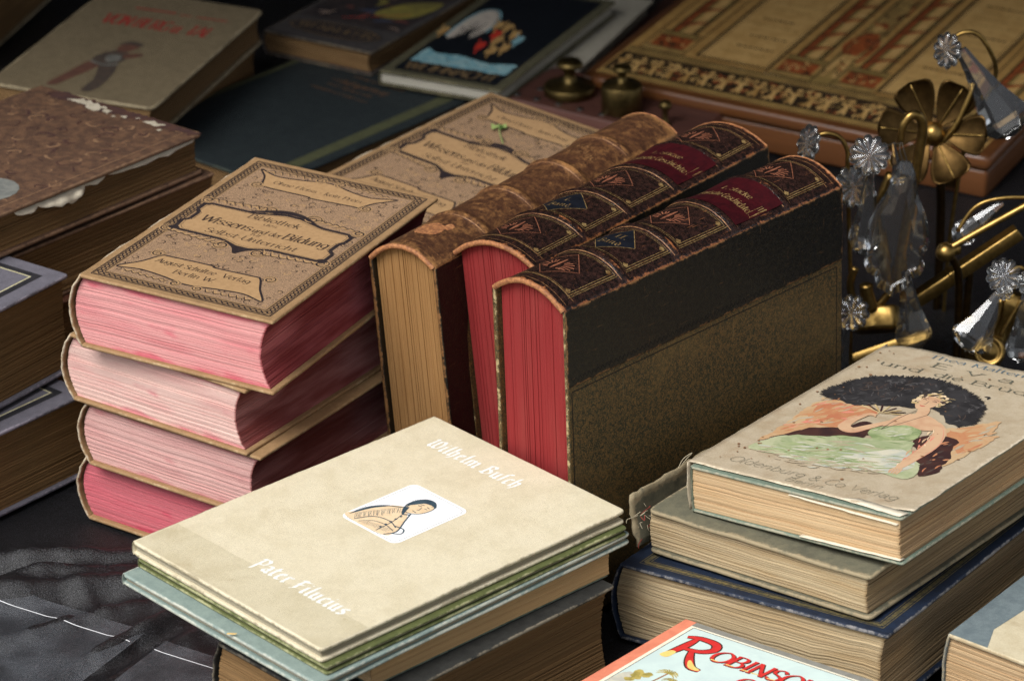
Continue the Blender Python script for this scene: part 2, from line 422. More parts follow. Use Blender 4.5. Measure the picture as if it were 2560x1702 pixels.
ROMAN = parse('''a|4.6|c3.4,2.8 1.6,3 .4,1.5 1.5,.1 3.4,1.2;c.7,4.3 2,5 3.2,4.6 3.4,3.4 3.4,1 3.7,.2 4.2,.3
b|4.8|l.6,7.5 .6,0;c.6,3.6 2.2,5 3.9,3.6 3.9,1.4 2.2,0 .6,1.2
c|4.2|c3.6,4.1 2.2,5 .5,3.6 .5,1.4 2.2,0 3.7,1
d|4.8|l3.7,7.5 3.7,0;c3.7,3.6 2.1,5 .5,3.6 .5,1.4 2.1,0 3.7,1.2
e|4.4|c.6,2.7 3.7,2.9 3.3,4.5 2.1,5 .6,3.7 .5,1.5 2.1,0 3.7,1
f|3|c3,7 2.3,7.5 1.4,6.8 1.3,5.5 1.3,0;l.2,4.8 2.7,4.8
g|4.6|c3.5,3.6 2.1,5 .5,3.6 .5,1.7 2.1,.5 3.5,1.6;c3.6,4.9 3.6,0 3.3,-1.6 2,-2.2 .5,-1.5
h|4.8|l.6,7.5 .6,0;c.6,3.5 2,5 3.4,4.4 3.5,3.2 3.5,0
i|2|l.7,5 .7,0;c.7,6.5 .7,7.2
k|4.5|l.6,7.5 .6,0;l3.3,5 .7,2.4;l1.6,3.1 3.7,0
l|2|l.7,7.5 .7,0
m|7|l.6,5 .6,0;c.6,3.6 1.8,5 3,4.4 3.1,3.2 3.1,0;c3.1,3.6 4.3,5 5.5,4.4 5.6,3.2 5.6,0
n|4.8|l.6,5 .6,0;c.6,3.5 2,5 3.4,4.4 3.5,3.2 3.5,0
o|4.6|C2.2,5 .5,3.6 .5,1.4 2.2,0 3.9,1.4 3.9,3.6
p|4.8|l.6,5 .6,-2.3;c.6,3.6 2.2,5 3.9,3.6 3.9,1.4 2.2,0 .6,1.2
r|3.2|l.6,5 .6,0;c.6,3.4 1.6,4.8 2.9,4.8
s|3.9|c3.2,4.3 2,5 .7,4.4 .7,3.2 2.2,2.6 3.4,1.8 3.2,.5 1.8,0 .4,.8
t|3.2|c1.2,6.8 1.2,1.2 1.8,.1 3,.4;l.1,5 2.7,5
u|4.7|c.6,5 .6,1.6 1.2,.2 2.4,.2 3.5,1.4;l3.5,5 3.5,0
ü|4.7|c.6,5 .6,1.6 1.2,.2 2.4,.2 3.5,1.4;l3.5,5 3.5,0;c1.2,6.5 1.2,7.1;c2.8,6.5 2.8,7.1
v|4.1|l.2,5 2,0 3.8,5
w|6.1|l.2,5 1.6,0 3,4.6 4.4,0 5.8,5
z|4|l.4,5 3.4,5 .4,0 3.6,0
A|5.8|l.1,0 2.8,7.3 5.5,0;c1.1,2.5 4.5,2.5
B|5.2|l.7,7.3 .7,0;c.7,7.3 3.2,7.2 4,5.6 3,4 .7,3.9;c.7,3.9 3.6,3.7 4.6,2 3.4,.2 .7,0
C|5.4|c4.9,6 3.2,7.4 1,6.2 .4,3.6 1,1.1 3.2,-.1 5,1.3
D|5.7|l.7,7.3 .7,0;c.7,7.3 3.6,7 5,5 5,2.2 3.6,.3 .7,0
E|4.9|c4.2,7.3 .7,7.3;l.7,7.3 .7,0;c.7,0 4.4,0;c.7,3.8 3.6,3.8
F|4.6|c4.2,7.3 .7,7.3;l.7,7.3 .7,0;c.7,3.8 3.5,3.8
G|5.6|c4.9,6 3.2,7.4 1,6.2 .4,3.6 1,1.1 3.2,-.1 5,1.3;l5,1.2 5,3.3
H|5.8|l.7,7.3 .7,0;l5,7.3 5,0;c.7,3.7 5,3.7
I|2.4|l1.1,7.3 1.1,0
L|4.6|l.7,7.3 .7,0;c.7,0 4.2,0
M|7|l.6,0 1,7.3;c1,7.3 3.4,1 5.8,7.3;l5.8,7.3 6.3,0
N|5.9|l.7,0 .7,7.3;c.7,7.3 5,0;l5,0 5,7.3
O|5.9|C2.9,7.4 .5,5.4 .5,1.9 2.9,-.1 5.3,1.9 5.3,5.4
P|4.8|l.7,7.3 .7,0;c.7,7.3 3.4,7.2 4.3,5.4 3.2,3.5 .7,3.4
R|5.3|l.7,7.3 .7,0;c.7,7.3 3.4,7.2 4.3,5.5 3.2,3.8 .7,3.7;c2.4,3.7 4,1 5.4,0
S|4.6|c4,6.1 2.5,7.4 .8,6.5 .8,4.8 2.6,3.8 4.2,2.6 3.9,.6 2.2,-.1 .4,1.2
T|5|c.2,7.3 4.8,7.3;l2.5,7.3 2.5,0
U|5.6|c.7,7.3 .7,2 1.8,.1 3.8,.1 4.9,2 4.9,7.3
V|5.6|l.1,7.3 2.7,0 5.4,7.3
W|8|l.1,7.3 2.2,0 4,6.8 5.8,0 7.9,7.3
-|3|c.5,2.6 2.4,2.6
.|1.6|c.7,0 .7,.6
&|5.4|c5,3 3.4,.3 1.6,-.1 .5,1.4 1.6,3.4 3.2,5.2 2.4,7 1.2,6 2,4 5,.2''')
ROMAN[' '] = (2.6, [])
BLACK = parse('''i|2.7|l.3,4.3 1.1,4.9 1.1,.8 1.9,.2;l1,6.3 1.5,6.8
l|2.5|l1.1,7.6 1.1,.8 1.9,.2
m|7.2|l.3,4.3 1.1,4.9 1.1,.8 1.6,.3;l1.1,4 2.6,4.9 3.3,4.2 3.3,.8 3.8,.3;l3.3,4 4.8,4.9 5.5,4.2 5.5,.8 6.3,.2
n|4.9|l.3,4.3 1.1,4.9 1.1,.8 1.6,.3;l1.1,4 2.6,4.9 3.3,4.2 3.3,.8 4.1,.2
u|4.9|l.3,4.3 1.1,4.9 1.1,1 1.9,.2 3.3,1.1;l2.6,4.4 3.3,4.9 3.3,.8 4.1,.2
h|4.6|l1.1,7.6 1.1,.8 1.6,.3;l1.1,4 2.5,4.9 3.3,4.1 3.3,1 2.4,-1.2
e|3.9|l1,4.3 1,.9 1.9,.2 3.1,.9;l1,4.3 2,4.9 2.9,4.1 1,2.5
a|4.4|l.6,4.3 1.7,4.9 2.9,4.3 2.9,.8 3.7,.2;l2.9,2.9 1.4,2.6 .8,1.6 1.6,.3 2.9,1.1
t|3.3|l1.1,6.3 1.1,.9 1.9,.2 2.7,.8;l.1,4.8 2.4,4.8
r|3.6|l.3,4.3 1.1,4.9 1.1,.8 1.8,.3;l1.1,4 2.3,4.9 3,4.3
c|3.6|l2.9,4.2 2,4.9 1,4.2 1,.9 1.9,.2 2.9,.9
s|3.9|l2.9,4.2 1.9,4.9 .9,4.1 1.2,3.1 2.6,2.2 2.9,1.1 1.9,.2 .7,.9
f|3|l2.7,6.9 1.9,7.5 1.1,6.7 1.1,.3
d|4.3|l1,6.6 2.9,4.6 3.2,1.2 2,.2 .9,1 .9,3.6 2.4,4.6
W|7.4|l.2,6.2 1.1,7.1 1.4,5.4 1.1,1.2 2.2,.2 3.5,1.2 3.4,6.5;l3.5,1.2 4.7,.2 6.2,1.4 6.4,4.4 5.5,6.5 4.6,7.2
B|5.8|l.2,6.1 1.6,7.2 1.6,.8;l1.6,6.5 3.2,7.3 4.4,6 3,4.2 1.6,4;l3,4.2 4.8,2.9 4.6,1.2 2.8,.1 .4,.8
P|5.4|l.2,6 1.6,7.2 1.6,-1.2;l1.6,6.4 3.2,7.3 4.6,6 4.4,3.6 2.6,2.8 1.6,3.2
F|4.9|l1.6,7 1.4,4 1.6,.8 .3,-.4;l.2,6.3 1.6,7.2 3,6.6 4.6,7.3;l.6,3.9 3.4,4.2''')
SHADE_Y, SHADE_Z = -32, 110  # front edge and height of the added shade canopy, in cm
# ================================================================== materials
TAN = srgb(176, 142, 100)
mat_cover('bib_cloth', srgb(160, 127, 89), srgb(146, 115, 79), wear=srgb(186, 160, 122), wear_amt=.12, weave=900, dirt=srgb(120, 92, 66), dirt_amt=.25)
mat_cover('bib_spine', srgb(160, 128, 88), srgb(138, 108, 74), wear=srgb(205, 192, 168), wear_amt=.55, weave=900, dirt=srgb(96, 74, 52), dirt_amt=.4)
PINKS = []
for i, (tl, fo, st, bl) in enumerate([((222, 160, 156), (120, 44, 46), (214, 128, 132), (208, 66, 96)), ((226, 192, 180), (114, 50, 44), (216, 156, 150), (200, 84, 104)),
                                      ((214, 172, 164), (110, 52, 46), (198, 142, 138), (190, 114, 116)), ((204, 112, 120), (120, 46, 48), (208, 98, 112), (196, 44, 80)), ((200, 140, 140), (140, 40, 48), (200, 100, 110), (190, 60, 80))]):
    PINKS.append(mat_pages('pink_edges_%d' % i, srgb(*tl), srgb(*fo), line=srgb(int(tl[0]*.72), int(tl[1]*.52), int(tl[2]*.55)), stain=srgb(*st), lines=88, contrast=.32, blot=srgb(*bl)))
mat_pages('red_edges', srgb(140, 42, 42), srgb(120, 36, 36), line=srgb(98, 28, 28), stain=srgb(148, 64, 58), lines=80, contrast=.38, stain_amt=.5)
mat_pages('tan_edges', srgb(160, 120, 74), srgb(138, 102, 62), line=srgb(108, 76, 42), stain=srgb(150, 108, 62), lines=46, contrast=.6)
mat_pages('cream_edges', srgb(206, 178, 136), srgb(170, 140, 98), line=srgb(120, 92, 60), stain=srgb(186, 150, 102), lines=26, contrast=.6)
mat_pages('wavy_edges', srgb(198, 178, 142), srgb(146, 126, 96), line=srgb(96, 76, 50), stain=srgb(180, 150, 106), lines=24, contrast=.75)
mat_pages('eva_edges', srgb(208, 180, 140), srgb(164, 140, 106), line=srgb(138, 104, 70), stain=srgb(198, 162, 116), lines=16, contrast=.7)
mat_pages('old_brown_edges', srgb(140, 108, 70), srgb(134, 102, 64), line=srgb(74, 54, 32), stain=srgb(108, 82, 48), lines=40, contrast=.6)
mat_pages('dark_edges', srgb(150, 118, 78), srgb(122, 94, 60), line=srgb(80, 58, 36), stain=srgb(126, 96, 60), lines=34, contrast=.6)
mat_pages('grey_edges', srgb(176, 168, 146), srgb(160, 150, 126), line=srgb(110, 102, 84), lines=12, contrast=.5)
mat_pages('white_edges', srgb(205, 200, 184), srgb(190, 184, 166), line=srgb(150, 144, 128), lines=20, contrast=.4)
mat_cover('cream_cloth', srgb(222, 211, 182), srgb(212, 200, 169), wear=srgb(150, 138, 112), wear_amt=.3, weave=1000, dirt=srgb(184, 168, 132), dirt_amt=.28, mott=5, rough=.7)
mat_cover('moss_cloth', srgb(96, 102, 58), srgb(84, 90, 50), wear=srgb(170, 168, 126), wear_amt=.4, weave=900, dirt=srgb(84, 92, 50), dirt_amt=.3)
mat_cover('pale_blue_cloth', srgb(140, 156, 148), srgb(126, 142, 136), wear=srgb(196, 196, 180), wear_amt=.45, weave=900, dirt=srgb(122, 140, 132), dirt_amt=.3)
mat_cover('dark_teal_cloth', srgb(56, 78, 70), srgb(44, 62, 58), wear=srgb(108, 116, 100), wear_amt=.4, weave=900)
mat_cover('charcoal_cloth', srgb(50, 50, 47), srgb(38, 38, 36), wear=srgb(128, 118, 100), wear_amt=.5, weave=700)
mat_cover('jacket_paper', srgb(184, 169, 144), srgb(170, 153, 126), wear=srgb(222, 208, 182), wear_amt=.45, dirt=srgb(146, 116, 84), dirt_amt=.42, mott=6, rough=.8)
mat_cover('sage_cloth', srgb(116, 130, 114), srgb(100, 114, 100), wear=srgb(164, 158, 136), wear_amt=.5, weave=900)
mat_cover('grey_green_cloth', srgb(112, 108, 88), srgb(96, 94, 78), wear=srgb(158, 142, 112), wear_amt=.62, weave=700, dirt=srgb(66, 64, 56), dirt_amt=.55)
mat_cover('blue_cloth', srgb(32, 44, 64), srgb(25, 34, 50), wear=srgb(146, 142, 138), wear_amt=.25, weave=800, dirt=srgb(24, 34, 58), dirt_amt=.4, rough=.6)
mat_leather('oxblood_leather', srgb(22, 17, 16), srgb(54, 35, 30), srgb(164, 102, 62), rough=.14, edge=.95, patch=.74, crack=.25)
mat_leather('black_leather', srgb(17, 15, 12), srgb(33, 29, 20), srgb(138, 98, 60), rough=.3, edge=.9, patch=.82, spec=.35)
mat_leather('rubbed_leather', srgb(66, 42, 30), srgb(96, 64, 40), srgb(164, 118, 72), rough=.3, edge=.35, patch=.22, scale=.55, crack=.12, soft=.12)
mat_leather('raw_leather', srgb(128, 82, 52), srgb(176, 118, 72), srgb(196, 142, 94), rough=.6, edge=.3, patch=.2)
def olive_mat():
    t = NT('olive_cloth'); o = t.obj()
    v = t.noise(o, 520, 3, .6, 1.5)
    col = t.mix(t.ramp(v, .44, .56), srgb(48, 43, 25), srgb(104, 78, 42))
    v2 = t.noise(o, 760, 2, .5, 2)
    col = t.mix(t.math('MULTIPLY', t.ramp(v2, .5, .62), .6), col, srgb(40, 48, 31))
    col = t.mix(t.math('MULTIPLY', t.ramp(t.noise(o, 14, 8, .75), .45, .72), .5), col, srgb(110, 88, 50))
    sc_ = t.noise(t.scaled(o, (40, 1200, 900)), .6, 2, .5)
    col = t.mix(t.math('MULTIPLY', t.ramp(sc_, .72, .78), .25), col, srgb(150, 130, 92))
    e = t.attr('edge'); m = t.math('ADD', e, t.math('MULTIPLY', t.math('SUBTRACT', t.noise(o, 150, 6, .75), .5), 2.4))
    col = t.mix(t.ramp(m, .95, 1.2), col, srgb(168, 150, 110))
    t.set(t.b.inputs['Base Color'], col); t.b.inputs['Roughness'].default_value = .55; t.b.inputs['Specular IOR Level'].default_value = .4
    t.bump(v, .3, .0004); MATS['olive_cloth'] = t.m
olive_mat()
mat_cover('lavender_cloth', srgb(106, 103, 112), srgb(96, 93, 101), wear=srgb(156, 148, 158), wear_amt=.3, weave=900)
mat_leather('ornate_leather', srgb(78, 57, 45), srgb(104, 76, 56), srgb(136, 106, 80), rough=.5, edge=.7, patch=.55, scale=.4, crack=.1, soft=.1)
mat_leather('russet_leather', srgb(84, 50, 36), srgb(104, 64, 46), srgb(136, 100, 74), rough=.45, edge=.7, patch=.7)
mat_cover('drab_cloth', srgb(128, 114, 88), srgb(116, 102, 78), wear=srgb(176, 160, 128), wear_amt=.5, weave=800, dirt=srgb(96, 86, 68), dirt_amt=.3)
mat_cover('night_cloth', srgb(40, 48, 50), srgb(32, 40, 43), wear=srgb(70, 76, 66), wear_amt=.3, weave=800)
mat_cover('slate_picture', srgb(70, 66, 64), srgb(58, 54, 54), wear=srgb(120, 106, 84), wear_amt=.4)
mat_cover('ochre_cloth', srgb(128, 104, 54), srgb(106, 84, 44), wear=srgb(150, 126, 76), wear_amt=.4)
mat_cover('khaki_cloth', srgb(92, 88, 66), srgb(80, 76, 58), wear=srgb(128, 120, 92), wear_amt=.35, weave=800)
mat_cover('pale_paper', srgb(180, 174, 158), srgb(166, 160, 144), wear=srgb(150, 142, 124), wear_amt=.3)
mat_cover('card_cover', srgb(204, 216, 208), srgb(196, 210, 204), wear=srgb(230, 226, 210), wear_amt=.3, rough=.5, dirt=srgb(186, 192, 176), dirt_amt=.2)
mat_cover('buff_paper', srgb(206, 194, 164), srgb(192, 178, 146), wear=srgb(170, 150, 116), wear_amt=.5, dirt=srgb(140, 118, 88), dirt_amt=.35, mott=6)
mat_cover('grey_blue_cloth', srgb(116, 128, 130), srgb(100, 112, 116), wear=srgb(180, 166, 136), wear_amt=.55, weave=800)
# inks
BIBBASE = srgb(180, 144, 100)
mat_ink('bib_black', srgb(34, 26, 30), srgb(42, 34, 36), rub=.05, under=BIBBASE)
mat_ink('bib_text', srgb(46, 34, 30), srgb(56, 42, 36), rub=.05, under=BIBBASE)
mat_ink('bib_base', srgb(172, 138, 98), srgb(162, 129, 91), scale=300)
def bib_field():
    t = NT('bib_field'); o = t.obj()
    v = t.n('TexVoronoi', {'feature': 'DISTANCE_TO_EDGE'}, Scale=210.0); t.set(v.inputs['Vector'], o)
    nzv = t.noise(o, 260, 3, .6, 3.5)
    ln = t.ramp(t.math('ABSOLUTE', t.math('SUBTRACT', nzv, .5)), .012, .05)
    col = t.mix(ln, srgb(88, 68, 54), srgb(164, 132, 100))
    col = t.mix(t.math('MULTIPLY', t.ramp(t.noise(o, 700, 2), .45, .6), .35), col, srgb(128, 104, 82))
    t.set(t.b.inputs['Base Color'], col); t.b.inputs['Roughness'].default_value = .75; MATS['bib_field'] = t.m
bib_field()
mat_ink('white_ink', srgb(240, 240, 236), srgb(226, 224, 214), scale=400)
mat_ink('sticker_white', srgb(246, 246, 244), srgb(242, 242, 240), rough=.4)
mat_ink('navy_ink', srgb(48, 66, 78), srgb(62, 80, 90))
mat_ink('skin_print', srgb(228, 204, 168), srgb(220, 192, 154), scale=260)
mat_cover('band_tone', srgb(210, 199, 169), srgb(199, 187, 155), weave=1000, dirt=srgb(166, 148, 112), dirt_amt=.4, mott=5, rough=.7)
mat_ink('fan_black', srgb(36, 34, 35), srgb(52, 50, 51), scale=70)
mat_ink('fan_grey', srgb(88, 85, 84), srgb(66, 64, 65), scale=110)
mat_ink('eva_orange', srgb(186, 134, 94), srgb(178, 112, 80), scale=55)
mat_ink('eva_orange2', srgb(190, 160, 122), srgb(186, 144, 104), scale=60)
mat_ink('eva_brown', srgb(70, 42, 36), srgb(52, 32, 32), scale=70)
mat_ink('eva_green', srgb(176, 178, 142), srgb(148, 158, 118), scale=45)
mat_ink('eva_green2', srgb(122, 138, 92), srgb(158, 168, 122), scale=90)
mat_ink('eva_pale', srgb(200, 194, 172), srgb(172, 176, 164), scale=60)
mat_ink('eva_skin', srgb(200, 164, 130), srgb(190, 148, 116), scale=50)
mat_ink('eva_blush', srgb(214, 140, 116), srgb(206, 126, 108), scale=80)
mat_ink('eva_blond', srgb(200, 180, 138), srgb(176, 148, 98), scale=120)
mat_ink('eva_line', srgb(66, 54, 50), srgb(84, 70, 62))
mat_ink('eva_blue', srgb(84, 108, 124), srgb(100, 122, 132))
mat_ink('eva_text', srgb(92, 92, 80), srgb(112, 108, 92), scale=200)
mat_ink('eva_lips', srgb(190, 70, 66))
mat_ink('foxing', srgb(126, 88, 60), srgb(150, 112, 78))
mat_ink('gilt', srgb(150, 136, 92), srgb(104, 98, 74), rough=.38, metal=.55, scale=300, rub=.5, under=srgb(50, 60, 84))
mat_ink('gold_line', srgb(206, 174, 116), srgb(140, 104, 64), rough=.35, metal=.6, scale=400, rub=.35, under=srgb(70, 42, 30))
mat_ink('gold_faint', srgb(150, 110, 72), srgb(96, 62, 42), rough=.5, metal=.2, scale=300, rub=.4, under=srgb(62, 38, 30))
mat_ink('eagle', srgb(142, 90, 66), srgb(108, 64, 48), rough=.5, scale=300)
mat_ink('label_red', srgb(60, 15, 20), srgb(46, 12, 17), rough=.4, scale=160)
mat_ink('label_blue', srgb(22, 25, 33), srgb(17, 19, 25), rough=.45, scale=160)
mat_ink('black_rule', srgb(22, 20, 18), srgb(30, 26, 22))
mat_ink('lav_black', srgb(34, 34, 38), srgb(44, 42, 46))
mat_ink('lav_gold', srgb(206, 200, 160), srgb(182, 172, 130), rough=.4)
mat_ink('bronze_ink', srgb(150, 122, 96), srgb(128, 104, 84))
mat_ink('red_ink', srgb(168, 44, 40), srgb(150, 40, 38), rub=.4, under=srgb(112, 100, 80))
mat_ink('faint_orange', srgb(104, 76, 54), srgb(84, 66, 52))
mat_ink('olive_band', srgb(84, 86, 60), srgb(74, 76, 54))
mat_ink('night_black', srgb(16, 20, 26), srgb(24, 28, 34), rough=.45)
mat_ink('ice_blue', srgb(110, 160, 172), srgb(150, 184, 186), scale=150)
mat_ink('moon_pale', srgb(196, 186, 170), srgb(176, 166, 156), scale=160)
mat_ink('fig_gold', srgb(196, 160, 100), srgb(160, 122, 72), scale=200)
mat_ink('fig_red', srgb(200, 58, 40), srgb(176, 44, 36), scale=200)
mat_ink('dim_gold', srgb(112, 92, 64), srgb(92, 76, 54))
mat_ink('wen_a', srgb(108, 62, 52), srgb(84, 56, 54), scale=60)
mat_ink('wen_b', srgb(140, 130, 62), srgb(112, 104, 58), scale=60)
mat_ink('wen_c', srgb(40, 36, 38), srgb(58, 50, 48), scale=70)
mat_ink('wen_d', srgb(150, 128, 110), srgb(120, 104, 96), scale=90)
mat_ink('wen_e', srgb(60, 72, 96), srgb(72, 70, 80), scale=90)
mat_ink('hiker_dark', srgb(70, 62, 56), srgb(84, 70, 60), scale=150)
mat_ink('hiker_red', srgb(108, 72, 58), srgb(92, 64, 54), scale=150)
mat_ink('hiker_grey', srgb(120, 118, 110), srgb(96, 96, 90), scale=150)
mat_ink('salmon', srgb(226, 138, 108), srgb(214, 126, 98), scale=60)
mat_ink('rob_cream', srgb(238, 232, 210), srgb(230, 222, 198))
mat_ink('rob_sky', srgb(204, 222, 216), srgb(196, 214, 210), scale=40)
mat_ink('rob_palm', srgb(190, 170, 92), srgb(150, 136, 70), scale=160)
mat_ink('rob_rock', srgb(206, 200, 180), srgb(186, 184, 170), scale=120)
mat_ink('rob_brown', srgb(160, 110, 62), srgb(140, 94, 52), scale=120)
mat_ink('rob_dark', srgb(64, 44, 34), srgb(52, 36, 28))
mat_ink('rob_red', srgb(210, 50, 46), srgb(196, 42, 42), scale=160)
mat_ink('rob_yellow', srgb(238, 208, 122), srgb(232, 196, 112), scale=160)
mat_ink('rob_grey', srgb(140, 138, 130), srgb(128, 126, 118))
mat_ink('blue_print', srgb(116, 132, 152), srgb(140, 150, 162), scale=120)
mat_ink('torn_white', srgb(186, 176, 156), srgb(164, 154, 134), scale=160)
mat_ink('orn_light', srgb(134, 104, 78), srgb(116, 86, 64), scale=160)
mat_ink('orn_dark', srgb(66, 46, 44), srgb(80, 54, 44), scale=120)
mat_ink('medal_grey', srgb(122, 122, 116), srgb(104, 106, 102))
for nme, c, c2 in (('lid_base', (168, 132, 76), (152, 116, 64)), ('lid_pale', (190, 154, 96), (174, 138, 82)), ('lid_dark', (40, 30, 20), (58, 42, 26)), ('lid_rust', (146, 76, 38), (118, 60, 32)),
                  ('lid_olive', (138, 114, 64), (116, 94, 52)), ('lid_band', (152, 124, 72), (130, 104, 60)), ('lid_white', (206, 190, 160), (190, 172, 136))):
    mat_ink(nme, srgb(*c), srgb(*c2), scale=70, rough=.55)
def wood_mat(name, c1, c2, rough=.4, scale=(1, 26, 26)):
    t = NT(name); o = t.obj()
    f = t.noise(t.scaled(o, scale), 14, 6, .65, .6)
    col = t.mix(t.ramp(f, .3, .7), c1, c2)
    e = t.attr('edge'); col = t.mix(t.math('MULTIPLY', t.ramp(t.math('ADD', e, t.math('MULTIPLY', t.noise(o, 90, 4), .6)), .9, 1.3), .5), col, tuple(min(1, x*1.7) for x in c1[:3])+(1,))
    t.set(t.b.inputs['Base Color'], col); t.b.inputs['Roughness'].default_value = rough; t.bump(f, .2, .0005); MATS[name] = t.m
wood_mat('box_wood', srgb(98, 60, 32), srgb(70, 43, 24), .28)
wood_mat('dark_wood', srgb(64, 38, 30), srgb(44, 28, 24), .5)
wood_mat('block_wood', srgb(92, 58, 48), srgb(66, 42, 38), .45)
wood_mat('plank_wood', srgb(120, 96, 56), srgb(88, 70, 40), .6)
mat_plain('brass', srgb(160, 130, 74), .36, 1.0, .65)
mat_plain('dull_brass', srgb(116, 98, 60), .42, 1.0, .7)
mat_plain('dark_bronze', srgb(84, 64, 36), .36, 1.0, .6)
mat_plain('steel', srgb(150, 150, 148), .35, 1.0, .3)
mat_plain('iron_wire', srgb(70, 64, 56), .45, 1.0, .3)
mat_plain('thread', srgb(170, 158, 132), .8)
mat_plain('sprig_green', srgb(150, 170, 100), .6); mat_plain('sprig_dark', srgb(70, 96, 44), .6)
mat_plain('fleck_yellow', srgb(216, 180, 110), .6)
mat_plain('paper_scrap', srgb(222, 210, 186), .8, var=.25)
mat_plain('under_grey', srgb(196, 200, 206), .6, var=.1)
mat_plain('line_white', srgb(236, 238, 240), .4, var=.05)
mat_plain('red_thread', srgb(150, 56, 48), .8)
t = NT('crystal'); t.b.inputs['Transmission Weight'].default_value = .985; t.b.inputs['IOR'].default_value = 1.58; t.b.inputs['Roughness'].default_value = .015
t.b.inputs['Base Color'].default_value = (.97, .98, .97, 1); MATS['crystal'] = t.m
def cloth_mat():
    t = NT('sheer_black'); o = t.obj()
    wv = t.noise(o, 1300, 2, .7); w2 = t.noise(o, 420, 4, .7)
    col = t.mix(t.ramp(wv, .52, .66), srgb(10, 10, 12), srgb(70, 70, 75))
    t.set(t.b.inputs['Base Color'], t.mix(t.math('MULTIPLY', t.ramp(w2, .35, .65), .7), col, srgb(16, 16, 18)))
    t.b.inputs['Roughness'].default_value = .40; t.b.inputs['Specular IOR Level'].default_value = .55
    t.bump(wv, .7, .0008)
    tr = t.n('BsdfTransparent'); mx = t.n('MixShader'); t.set(mx.inputs[0], t.math('MULTIPLY', t.ramp(t.noise(o, 1600, 2, .6), .4, .62), .25))
    t.t.links.new(t.b.outputs[0], mx.inputs[1]); t.t.links.new(tr.outputs[0], mx.inputs[2])
    t.t.links.new(mx.outputs[0], t.t.nodes['Material Output'].inputs[0]); MATS['sheer_black'] = t.m
cloth_mat()
mat_plain('table_black', srgb(18, 17, 18), .7, var=.3)

# ================================================================== the table and its cloth
V = [(-95, -110, -1.5), (95, -110, -1.5), (95, 130, -1.5), (-95, 130, -1.5), (-95, -110, -4), (95, -110, -4), (95, 130, -4), (-95, 130, -4)]
tb = mesh_obj('table_top', V, [(0, 1, 2, 3), (7, 6, 5, 4), (0, 4, 5, 1), (1, 5, 6, 2), (2, 6, 7, 3), (3, 7, 4, 0)], MATS['table_black'], smooth=False); tb['kind'] = 'structure'
mat_plain('added_shade_canvas', srgb(60, 58, 54), .8, var=.2)
AW = [(-260, SHADE_Y, SHADE_Z), (260, SHADE_Y, SHADE_Z), (260, 190, SHADE_Z-30), (-260, 190, SHADE_Z-30)]  # unseen canopy added overhead to darken the back of the table
BKW = [(-260, 190, SHADE_Z-30), (260, 190, SHADE_Z-30), (260, 192, -80), (-260, 192, -80)]  # unseen dark screen added to block sky reflections and fill from behind
bw_ = mesh_obj('added_back_screen', BKW+[(x, y+1, z) for x, y, z in BKW], [(0, 1, 2, 3), (7, 6, 5, 4), (0, 4, 5, 1), (1, 5, 6, 2), (2, 6, 7, 3), (3, 7, 4, 0)], MATS['added_shade_canvas'], smooth=False); bw_['kind'] = 'structure'
aw = mesh_obj('added_shade_awning', AW+[(x, y, z+1.2) for x, y, z in AW], [(3, 2, 1, 0), (4, 5, 6, 7), (0, 1, 5, 4), (1, 2, 6, 5), (2, 3, 7, 6), (3, 0, 4, 7)], MATS['added_shade_canvas'], smooth=False); aw['kind'] = 'structure'
FOLDS = [((-41, -36), (-24, -33), 1.4, 1.0), ((-40, -41), (-22, -36.5), 1.3, 1.1), ((-35, -46), (-21, -38.5), .9, .8), ((-32, -53), (-21.5, -41), .75, .6), ((-29, -55), (-20, -43), .6, .5), ((-26, -47), (-20, -40), .9, .7), ((-38, -38.5), (-24, -35), .9, .6), ((-23, -58), (-14, -48), 1.9, 1.3),
         ((-36, -40), (-28, -35), .6, .7), ((4, -52), (9, -60), .9, 1.3), ((20, -58), (30, -50), .6, 1.2), ((26, -8), (44, -24), .7, 1.6), ((22, 6), (46, 2), .6, 2)]
def cloth_z(x, y):
    z = -.22+.06*nz(x*.12, y*.12, 4)
    left = max(0, min(1, (-13-x)/6))*max(0, min(1, (-29-y)/5)); right = max(0, min(1, (x-2)/6))*max(0, min(1, (-49-y)/5))+max(0, min(1, (x-27)/5))*max(0, min(1, (22-y)/8))
    k = min(1, left+right)
    z += k*(.4*nz(x*.16+3, y*.22, 9)+.26*nz(x*.5+y*.3, y*.25-x*.2, 2)+.10*nz(x*1.2+y*.9, y*.3-x*.3, 6))
    for a, b, h, wd in FOLDS:
        dx, dy = b[0]-a[0], b[1]-a[1]; L2 = dx*dx+dy*dy; q = ((x-a[0])*dx+(y-a[1])*dy)/L2
        q2 = min(1, max(0, q)); ex, ey = x-a[0]-dx*q2, y-a[1]-dy*q2; L = math.sqrt(L2)
        off = .5*nz(q2*2.2+a[0], a[1], 1)*wd
        d = math.hypot(ex, ey) if (q < 0 or q > 1) else abs((ex*-dy+ey*dx)/L+off)
        z += k*h*math.exp(-(d/wd)**2)*(.4+.6*math.sin(math.pi*q2))
    return z
V = []; F = []
xs = [-95+5*i for i in range(11)]+[-45+.3*i for i in range(1, 110)]+[-12+1.2*i for i in range(45)]+[42+5*i for i in range(1, 11)]
ys = [-110+5*i for i in range(8)]+[-75+.35*i for i in range(1, 136)]+[-27.5+2.2*i for i in range(24)]+[26+8*i for i in range(14)]
for y in ys:
    for x in xs: V.append((x, y, cloth_z(x, y)))
nx = len(xs)
for j in range(len(ys)-1):
    for i in range(nx-1): F.append((j*nx+i, j*nx+i+1, (j+1)*nx+i+1, (j+1)*nx+i))
tag(mesh_obj('tablecloth', V, F, MATS['sheer_black']), 'black sheer cloth with creases spread over the stall table under all the books', 'tablecloth')
